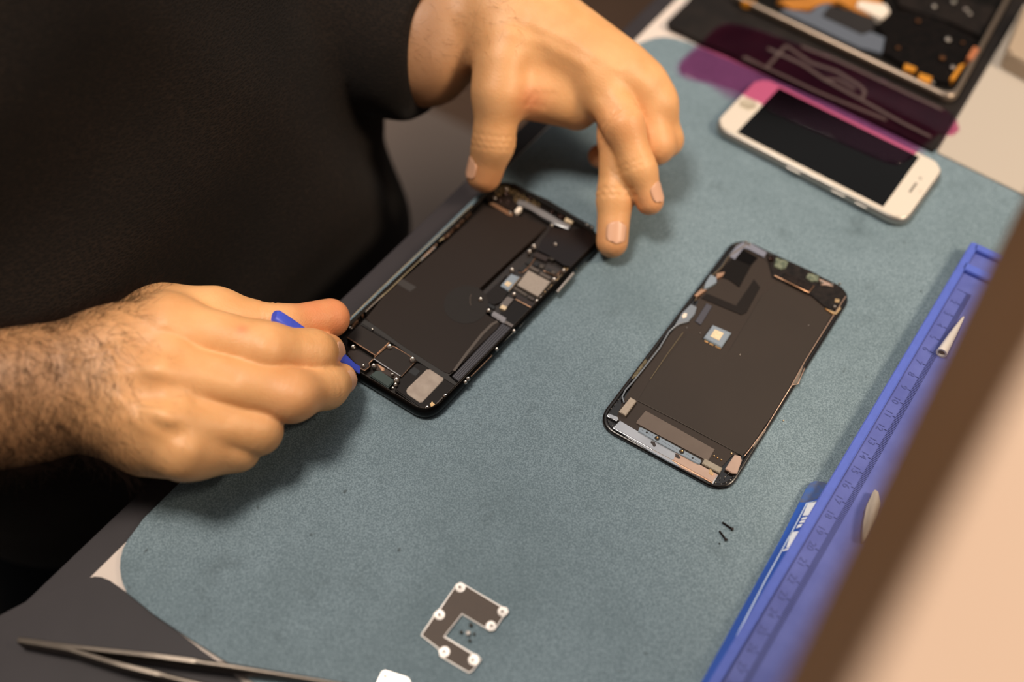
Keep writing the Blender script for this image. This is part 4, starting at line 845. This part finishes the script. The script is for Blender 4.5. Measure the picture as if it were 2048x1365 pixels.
# --- trunk, upper arms and neck, coarse, all inside the clothes
def seg_mesh(caps, lo, hi, vox):
    s = SDF(lo, hi, vox); f = s.new()
    for a, b, ra, rb, k in caps: s.cap(f, a, b, ra, rb, k)
    return s, f
eL = np.array(at(-330, 850, .072))      # elbows
sL = np.array(en(-.20, .26, .33)); sR = np.array(en(.20, .26, .33)); hipc = np.array(en(-.02, .24, -.26)); neck = np.array(en(0, .25, .42))
kL = np.array(en(-.27, -.12, -.24)); kR = np.array(en(.16, -.16, -.27))
bodycaps = [(sL, eL, .050, .040, .03), (sR, eR, .045, .034, .03), (hipc+[0, 0, 0], np.array(en(0, .25, .25)), .10, .11, .06), (np.array(en(-.09, .25, .30)), np.array(en(.09, .25, .30)), .075, .075, .06),
            (np.array(en(-.07, .25, -.25)), np.array(en(.07, .25, -.25)), .09, .09, .06), (np.array(en(0, .25, .32)), neck, .06, .055, .04)]
s_, f_ = seg_mesh(bodycaps, (-.62, -.05, -.40), (.22, .80, .50), .008)
PB, QB = s_.mesh(f_)
allP = np.concatenate([PL, PR, PB]); allQ = np.concatenate([QL, QR+len(PL), QB+len(PL)+len(PR)])
me = bpy.data.meshes.new('person'); me.vertices.add(len(allP)); me.vertices.foreach_set('co', allP.ravel())
me.loops.add(allQ.size); me.loops.foreach_set('vertex_index', allQ.ravel()); me.polygons.add(len(allQ))
me.polygons.foreach_set('loop_start', np.arange(0, allQ.size, 4)); me.polygons.foreach_set('use_smooth', [True]*len(allQ)); me.update(calc_edges=True); me.validate()
# smooth the grid steps
E_ = np.empty(len(me.edges)*2, int); me.edges.foreach_get('vertices', E_); E_ = E_.reshape(-1, 2)
deg = np.bincount(E_.ravel(), minlength=len(allP))[:, None]
def lap(Pv):
    s = np.zeros_like(Pv)
    for c in range(3):
        s[:, c] = np.bincount(E_[:, 0], Pv[E_[:, 1], c], len(Pv))+np.bincount(E_[:, 1], Pv[E_[:, 0], c], len(Pv))
    return s/deg-Pv
for _ in range(6): allP = allP+.55*lap(allP); allP = allP-.50*lap(allP)
def normals(Pv):
    n = np.zeros_like(Pv); a, b, c, d = [Pv[allQ[:, i]] for i in range(4)]; fn = np.cross(c-a, d-b)
    for i in range(4):
        for k in range(3): n[:, k] += np.bincount(allQ[:, i], fn[:, k], len(Pv))
    return n/np.maximum(np.linalg.norm(n, axis=1, keepdims=True), 1e-12)
NV = normals(allP)
def polyd(pts):
    D = None
    for a, b in zip(pts, pts[1:]):
        d = b-a; h = np.clip((allP-a)@d/max(d@d, 1e-12), 0, 1); e = np.linalg.norm(allP-a-h[:, None]*d, axis=1); D = e if D is None else np.minimum(D, e)
    return D
def crease(j0, j1, f, amp=.0005, wid=.0009, n=1, sp=.0022, r=.016):
    """skin folds ringing the finger at fraction f between two joints"""
    global allP
    a, b = pt(j0), pt(j1); d = (b-a)/np.linalg.norm(b-a); c = a+(b-a)*f
    for k in range(n):
        q = allP-(c+d*(k-(n-1)/2)*sp); t_ = q@d+.0006*np.sin(q[:, 0]*1500+k*2)
        m = np.linalg.norm(q, axis=1) < r; allP = allP-NV*(amp*np.exp(-(t_/wid)**2)*m)[:, None]
def surf(px, py, z0=.08):
    """first body point hit by the sight line through a pixel"""
    d = fw+ri*(px-1024)/F-up*(py-682.5)/F; d = d/np.linalg.norm(d); q = allP[:len(PL)+len(PR)]-CAM; t_ = q@d
    D = np.linalg.norm(q-t_[:, None]*d, axis=1); m = np.where(D < .0016)[0]
    if len(m) == 0: m = np.argsort(D)[:5]
    return allP[m[np.argmin(t_[m])]]
def ridge(pix, amp, wid):
    global allP
    D = polyd([surf(*p) for p in pix]); allP = allP+NV*(amp*np.exp(-(D/wid)**2))[:, None]
# knuckles, tendons, veins and folds of the left-hand picture arm
ridge([(328, 640), (345, 655)], .0024, .009); ridge([(322, 735), (335, 745)], .0022, .009); ridge([(340, 832), (352, 840)], .0020, .008); ridge([(372, 900), (380, 905)], .0018, .007)
ridge([(240, 690), (290, 665), (330, 645)], .0007, .0034); ridge([(225, 740), (275, 740), (320, 740)], .0007, .0034); ridge([(235, 795), (290, 815), (335, 835)], .0007, .0034); ridge([(245, 840), (310, 875), (365, 900)], .0005, .003)
ridge([(215, 690), (232, 740), (240, 790), (262, 840)], .0005, .0018); ridge([(110, 705), (170, 712), (215, 700)], .0004, .002)
ridge([(278, 680), (300, 700)], -.0012, .007); ridge([(330, 692), (352, 700)], -.0018, .006); ridge([(280, 780), (335, 788)], -.0024, .007); ridge([(310, 862), (350, 872)], -.0020, .006); ridge([(420, 725), (470, 745)], -.0010, .004); ridge([(400, 800), (460, 830)], -.0012, .004)
ridge([(535, 698), (550, 706)], .0006, .006); ridge([(590, 797), (602, 802)], .0006, .006); ridge([(508, 852), (522, 864)], .0006, .005)
for j in (LI, LM, LR): crease(j[0][0], j[1][0], .93, .00016, .0009, 3, .0026)
crease(LI[1][0], LI[2][0], .85, .00016, .0009, 2, .0026); crease(LM[1][0], LM[2][0], .85, .00018, .0009, 2, .0026); crease(LT[1][0], LT[2][0], .75, .0003, .0010, 3, .003)
# the other hand
NV = normals(allP)
ridge([(1172, 128), (1190, 140)], .0012, .009); ridge([(1238, 140), (1250, 148)], .0012, .008); ridge([(1284, 170), (1292, 178)], .0012, .007)
ridge([(1020, 60), (1095, 95), (1165, 130)], .0006, .0036); ridge([(1060, 40), (1150, 85), (1235, 135)], .0006, .0036)
ridge([(1205, 190), (1225, 215)], -.0010, .005); ridge([(1065, 140), (1100, 155)], -.0012, .008)
crease(RI[0][0], RI[1][0], .95, .0003, .0012, 2, .0035); crease(RI[1][0], RI[2][0], .9, .0003, .0012, 2, .003); crease(RM[1][0], RM[2][0], .95, .0004, .0012, 2, .0035); crease(RT[1][0], RT[2][0], .95, .0003, .0012, 3, .0035)
for k in range(3): ridge([(1075+k*15, 185+k*4), (1058+k*16, 212+k*3)], -.0005, .0018)
NV = normals(allP)
me.vertices.foreach_set('co', allP.ravel()); me.update()
tint = np.zeros((len(allP), 4), np.float32); tint[:, 3] = 1
def blush(P, r, a):
    D = np.linalg.norm(allP-np.array(P), axis=1); tint[:, 0] = np.maximum(tint[:, 0], a*np.exp(-(D/r)**2))
for j, r, a in ((LT[3], .014, .95), (LI[1], .010, .35), (LM[1], .012, .45), (LI[0], .012, .35), (LM[0], .012, .25), (LM[3], .010, .25), (RI[0], .012, .25), (RI[1], .012, .45), (RI[3], .010, .45), (RM[1], .012, .4), (RM[3], .011, .35), (RT[3], .013, .45), (RG[1], .012, .35), (RG[3], .012, .6)):
    blush(pt(j[0]), r, a)
blush(pt((620, 630, .03)), .014, .7); blush(surf(480, 655), .003, .5); blush(surf(1065, 205), .010, .5)
wx = np.clip((-.155-allP[:, 0])/.05, 0, 1)*(np.arange(len(allP)) < len(PL)); rx = np.clip((0-allP[:, 0])/.05, 0, 1)*(np.arange(len(allP)) >= len(PL)); tint[:, 1] = .75*wx+1.0*rx  # right forearm browned fully to paint in the shadow it lies in
ca = me.color_attributes.new('tint', 'FLOAT_COLOR', 'POINT'); ca.data.foreach_set('color', tint.ravel())
SKIN = mat_skin(); me.materials.append(SKIN)
person = bpy.data.objects.new('person', me); COL.objects.link(person)
tag(person, 'seated person in a black T-shirt working on the opened phone with both hands', 'person')
own_origin(person, en(0, .24, -.75))
# fingernails --------------------------------------------------------
NAIL = mat('nail', 'd2a284', .35, 0, .5)
def nail(finger, nrm, wid, ln, lift=.00005, back=.0):
    (j0, r0), (j1, r1) = finger[-2:]; a, b = pt(j0), pt(j1); ax = (b-a)/np.linalg.norm(b-a); n = np.array(nrm, float); n -= ax*(n@ax); n /= np.linalg.norm(n); s = np.cross(ax, n)
    cen_ = b-ax*(ln*.30+back); bm = bmesh.new(); G = []; NU, NVv = 10, 10; r = r1*1.02
    for i in range(NU+1):
        row = []
        for j in range(NVv+1):
            u = i/NU*2-1; v = math.sin((j/NVv*2-1)*math.pi/2)
            su = u*max(.02, 1-abs(v)**4.5)**.4; th = su*wid*.5/r; t_ = v*ln*.5*(1-.12*u*u)
            P = cen_+ax*t_; rr = r+(r0-r1)*max(0, (b-P)@ax)/np.linalg.norm(b-a)
            over = max(0, (P-b)@ax); rad = math.sqrt(max(1e-9, rr*rr-over*over*.55))
            row.append(bm.verts.new(P+(n*math.cos(th)+s*math.sin(th))*(rad+lift)))
        G.append(row)
    for i in range(NU):
        for j in range(NVv): bm.faces.new((G[i][j], G[i+1][j], G[i+1][j+1], G[i][j+1]))
    bmesh.ops.recalc_face_normals(bm, faces=bm.faces)
    o = link('fingernail', bm_mesh('fingernail', bm), NAIL, person, 3); md = o.modifiers.new('s', 'SOLIDIFY'); md.thickness = .0003; md.offset = 0; return o
def camdir(px, py, z, extra=(0, 0, 0)): v = CAM-at(px, py, z); v = v/np.linalg.norm(v); return v+np.array(extra)
nail(LI, camdir(680, 710, .02, (1.5, -.2, -.2)), .0125, .0125); nail(LM, camdir(700, 755, .015, (1.4, -.1, -.2)), .0125, .0120)
nail(RM, camdir(1225, 490, .012, (.25, 0, -.1)), .0125, .0130, back=.0005); nail(RI, camdir(1300, 400, .03, (1.3, 0, 0)), .0115, .0120); nail(RT, camdir(965, 350, .02, (-1.6, 0.2, 0)), .0130, .0130)
# hairs -----------------------------------------------------------------
def hairs(name, idx, count, L0, L1, flow, rad, label):
    vs = []; fs = []; pick = rng.choice(idx, count)
    for q in pick:
        p = allP[q]+rng.normal(0, .0004, 3); n = NV[q]; fl_ = np.array(flow(p))+rng.normal(0, .42, 3); fl_ -= n*(fl_@n); fl_ /= np.linalg.norm(fl_)+1e-9
        L = rng.uniform(L0, L1); d = fl_*.85+n*rng.uniform(.12, .75); d /= np.linalg.norm(d); curl = rng.normal(0, .17, 3); pts = [p-n*.0005]
        for k in range(5):
            d = d+curl*.5-n*.10*(k > 1)+rng.normal(0, .10, 3); d /= np.linalg.norm(d); pts.append(pts[-1]+d*L/5)
        b0 = len(vs); side = np.cross(d, n); side /= np.linalg.norm(side)+1e-9; s2_ = np.cross(d, side)
        for k, P in enumerate(pts):
            r = rad*(1-.75*k/5)
            for m_ in range(3): vs.append(P+r*(side*math.cos(m_*2.094)+s2_*math.sin(m_*2.094)))
        for k in range(5):
            for m_ in range(3): a_, b2 = b0+3*k+m_, b0+3*k+(m_+1) % 3; fs.append((a_, b2, b2+3, a_+3))
    mh = bpy.data.meshes.new(name); mh.from_pydata([tuple(v) for v in vs], [], fs); mh.update()
    o = link(name, mh, mat('hair', '1e130d', .85, spec=.1), person); o['kind'] = 'stuff'; o['label'] = label
P_L = allP[:len(PL)]; dL = (CAM-P_L); dL /= np.linalg.norm(dL, axis=1, keepdims=True); vis = (NV[:len(PL)]*dL).sum(1)
prob = np.clip((-.165-P_L[:, 0])/.035, 0, 1)*(vis > -.25); cand = np.where(rng.random(len(P_L)) < prob)[0]
hairs('arm_hair', cand, 9500, .007, .016, lambda p: (.35+.5*(p[1] > .255), -.85+.6*(p[1] > .262), -.3), 0.000075, 'dense dark forearm hair')
hc = np.where((P_L[:, 0] > -.20) & (P_L[:, 0] < -.145) & (P_L[:, 1] < .262) & (vis > 0))[0]
hairs('hand_hair', hc, 260, .004, .008, lambda p: (.4, -.9, 0), .00004, 'finer hair on the edge of the hand')
P_R = allP[len(PL):len(PL)+len(PR)]; dR = (CAM-P_R); dR /= np.linalg.norm(dR, axis=1, keepdims=True); vr = (NV[len(PL):len(PL)+len(PR)]*dR).sum(1)
cr_ = np.where((P_R[:, 0] < .0) & (vr > -.1) & (P_R[:, 1] > .46))[0]+len(PL)
hairs('arm_hair', cr_, 900, .006, .012, lambda p: (.8, -.5, 0), .00006, 'dark forearm hair')
# clothes ------------------------------------------------------------------
CLOTH = mat_cloth('black_knit', '0c0a09', '2a2019', 260)
def loft(rings, seg=72, name='x'):
    vs = []; fs = []
    for (c, u, v, ru, rv) in rings:
        c, u, v = map(np.array, (c, u, v))
        for k in range(seg):
            a = 2*math.pi*k/seg; cu, sv = math.cos(a), math.sin(a); q = 2.4; rr = (abs(cu)**q+abs(sv)**q)**(-1/q); vs.append(c+u*ru*rr*cu+v*rv*rr*sv)
    n = len(rings)
    for i in range(n-1):
        for k in range(seg): fs.append((i*seg+k, i*seg+(k+1) % seg, (i+1)*seg+(k+1) % seg, (i+1)*seg+k))
    fs.append(tuple(range(seg))[::-1]); fs.append(tuple(range((n-1)*seg, n*seg))); return vs, fs
def en3(e, n, z): return np.array(en(e, n, z))
E3 = np.array([*E2, 0]); N3 = np.array([*N2, 0]); zz = np.array([0, 0, 1.])
sh_r = [(en3(.0, .225, -.30), E3, N3, .185, .125), (en3(0, .205, -.22), E3, N3, .195, .140), (en3(0, .192, -.12), E3, N3, .200, .150), (en3(0, .190, -.02), E3, N3, .203, .148), (en3(0, .205, .10), E3, N3, .205, .135),
        (en3(0, .225, .22), E3, N3, .21, .125), (en3(0, .25, .31), E3, N3, .205, .11), (en3(0, .265, .36), E3, N3, .15, .085), (en3(0, .27, .385), E3, N3, .085, .07)]
def outward(v, f):
    b = bmesh.new(); vs = [b.verts.new(tuple(x)) for x in v]
    for q in f: b.faces.new([vs[i] for i in q])
    bmesh.ops.recalc_face_normals(b, faces=b.faces); b.verts.index_update(); out = [tuple(x.index for x in q.verts) for q in b.faces]; b.free(); return out
v1, f1 = loft(sh_r)
def sleeve(s, e, r0, r1, f0=0., f1_=1.):
    d = e-s; d /= np.linalg.norm(d); u = np.cross(d, zz); u /= np.linalg.norm(u); v = np.cross(d, u); out = []
    for k in range(9): f = f0+(f1_-f0)*k/8; out.append((s+(e-s)*f, u, v, r0+(r1-r0)*k/8+.003*math.sin(k*2.1), r0+(r1-r0)*k/8+.002*math.sin(k*1.3)))
    return loft(out, 40)
va, fa = sleeve(sL, eL, .072, .060, -.05, 1.0); vb, fb = sleeve(sR, eR, .074, .066, -.05, 1.02)
# short forearm extension of the picture-right sleeve down to its cuff
wR = np.array(at(885, 90, .064)); vc, fc_ = sleeve(eR, wR, .066, .047, -.12, 1.0)
f1, fa, fb, fc_ = outward(v1, f1), outward(va, fa), outward(vb, fb), outward(vc, fc_)
V_ = [tuple(p) for p in v1+va+vb+vc]; F_ = list(f1)+[tuple(i+len(v1) for i in f) for f in fa]+[tuple(i+len(v1)+len(va) for i in f) for f in fb]+[tuple(i+len(v1)+len(va)+len(vb) for i in f) for f in fc_]
ms = bpy.data.meshes.new('shirt'); ms.from_pydata(V_, [], F_); ms.update()
so_ = bpy.data.objects.new('shirt_tmp', ms); COL.objects.link(so_)
rm = so_.modifiers.new('r', 'REMESH'); rm.mode = 'VOXEL'; rm.voxel_size = .0055; smm = so_.modifiers.new('s', 'SMOOTH'); smm.iterations = 12; smm.factor = .6
dg = bpy.context.evaluated_depsgraph_get(); me2 = bpy.data.meshes.new_from_object(so_.evaluated_get(dg)); bpy.data.objects.remove(so_)
from mathutils import noise as mnoise
def fold(P):
    q = P-en3(0, 0, 0); e = q@E3; n = q@N3; z = P[2]; a = 0
    a += .0055*mnoise.noise(Vector((e*7, n*5, z*6)))*2
    a -= .012*math.exp(-((e-.062)/.010)**2)/(1+math.exp(-(z-.185)/.012))         # drawn-in seam at the chest
    a += .004*math.exp(-((e-.02+.55*(z-.12))/.03)**2)
    a += .007*math.sin(e*34+z*44+3*mnoise.noise(Vector((e*4, 1, z*4))))*math.exp(-((e-.14)/.07)**2)*math.exp(-((z-.02)/.12)**2)
    a += .004*math.sin(e*18-z*60)*math.exp(-((e+.1)/.1)**2)
    return a
nv = len(me2.vertices); co = np.empty(nv*3); me2.vertices.foreach_get('co', co); co = co.reshape(-1, 3); no = np.empty(nv*3); me2.vertices.foreach_get('normal', no); no = no.reshape(-1, 3)
co = co+no*np.array([fold(p) for p in co])[:, None]; me2.vertices.foreach_set('co', co.ravel()); me2.update(); me2.materials.clear()
link('shirt', me2, CLOTH, person, 3, 'black knitted short-sleeved T-shirt')
# trousers and shoes
TROU = mat_cloth('dark_denim', '0a0c10', '171a20', 320)
def leg_loft(s, k, a, r0, r1, r2):
    out = []
    for i in range(8): f = i/7; d = k-s; d = d/np.linalg.norm(d); out.append((s+(k-s)*f, E3, np.cross(d, E3), r0+(r1-r0)*f, r0*.9+(r1-r0)*f))
    d = a-k; d /= np.linalg.norm(d)
    for i in range(1, 9): f = i/8; dd = np.cross(d, E3); w1 = min(1, f*3); out.append((k+(a-k)*f, E3, dd*w1+np.array(out[7][2])*(1-w1), r1+(r2-r1)*f, r1+(r2-r1)*f))
    return loft(out, 36)
tv, tf = [], []
for sgn in (-1, 1):
    hp = en3(.085*sgn, .24, -.25); kn = kL if sgn < 0 else kR; an = kn+np.array([0, 0, -.40])+N3*-.02
    v_, f__ = leg_loft(hp+N3*.05, kn, an, .085, .065, .055); tf += [tuple(i+len(tv) for i in f) for f in f__]; tv += [tuple(p) for p in v_]
v_, f__ = loft([(en3(0, .24, -.36), E3, N3, .17, .12), (en3(0, .235, -.28), E3, N3, .185, .13), (en3(0, .23, -.19), E3, N3, .175, .12)]); tf += [tuple(i+len(tv) for i in f) for f in f__]; tv += [tuple(p) for p in v_]
mt = bpy.data.meshes.new('tr'); mt.from_pydata(tv, [], tf); mt.update(); to_ = bpy.data.objects.new('t_tmp', mt); COL.objects.link(to_)
rm = to_.modifiers.new('r', 'REMESH'); rm.mode = 'VOXEL'; rm.voxel_size = .009; smm = to_.modifiers.new('s', 'SMOOTH'); smm.iterations = 8
dg = bpy.context.evaluated_depsgraph_get(); me3 = bpy.data.meshes.new_from_object(to_.evaluated_get(dg)); bpy.data.objects.remove(to_); me3.materials.clear()
link('trousers', me3, TROU, person, 3, 'very dark trousers')
for kn in (kL, kR):
    c = kn+np.array([0, 0, -.40])+N3*-.02; v_, f__ = loft([(np.array([c[0], c[1], -.75])-N3*.05, E3, N3, .045, .12), (np.array([c[0], c[1], -.73])-N3*.05, E3, N3, .047, .125), (np.array([c[0], c[1], -.70])-N3*.03, E3, N3, .042, .09), (np.array([c[0], c[1], -.66]), E3, N3, .045, .05)], 30)
    ms_ = bpy.data.meshes.new('shoe'); ms_.from_pydata([tuple(p) for p in v_], [], f__); ms_.update(); link('shoe', ms_, BLK, person, .9)
# pale crate seen between arm and desk
cc = at(900, 285, -.45); cr = thing('storage_crate', (cc[0], cc[1], -.75), 'pale grey brown box standing beyond the desk between the shirt and the thumb', 'box')
def ebox(name, e0, e1, n0, n1, z0, z1, m, par, bev=.004): bm = bmesh.new(); add_prism(bm, [en(e0, n0)[:2], en(e1, n0)[:2], en(e1, n1)[:2], en(e0, n1)[:2]], z0, z1, bev); return link(name, bm_mesh(name, bm), m, par, .6)
q = np.array(cc[:2])-O2; ce, cn = q@E2, q@N2; CRM = mat('crate_grey', '74665d', .7)
ebox('crate_box', ce-.16, ce+.035, cn-.12, cn+.13, -.75, -.47, CRM, cr); ebox('lid', ce-.165, ce+.04, cn-.125, cn+.135, -.47, -.45, CRM, cr, .006)
# blue tool held between thumb and fingers --------------------------------
BLT = mat('tool_blue', '3f52c8', .4, noise=(400, .3, '3848b4'))
tp0, tp1 = at(548, 632, .056), at(719, 741, .0092); dx = (tp1-tp0); Lb = np.linalg.norm(dx); dx /= Lb; sd = np.cross(dx, [0, 0, 1]); sd /= np.linalg.norm(sd); nn_ = np.cross(sd, dx)
tl_ = thing('pry_tool', tuple(tp1), 'violet blue plastic pry tool pinched between thumb and fingers, tip in the phone', 'pry tool')
bm = bmesh.new(); prof = [(0, .0030, .0020), (.03, .0040, .0026), (.15, .0040, .0026), (.45, .0030, .0024), (.74, .0030, .0022), (.80, .0034, .0020), (.87, .0026, .0015), (.93, .0020, .0011), (.97, .0023, .0008), (1, .0024, .0005)]
rs = []
for f, wd, th in prof:
    c = tp0+dx*Lb*f; rs.append([bm.verts.new(c+sd*wd*math.copysign(abs(math.cos(a))**.7, math.cos(a))+nn_*th*math.copysign(abs(math.sin(a))**.7, math.sin(a))) for a in [2*math.pi*k/16 for k in range(16)]])
for a, b in zip(rs, rs[1:]):
    for k in range(16): bm.faces.new((a[k], a[(k+1) % 16], b[(k+1) % 16], b[k]))
bm.faces.new(rs[0][::-1]); bm.faces.new(rs[-1]); bmesh.ops.recalc_face_normals(bm, faces=bm.faces)
link('shaft', bm_mesh('shaft', bm), BLT, tl_, .9)
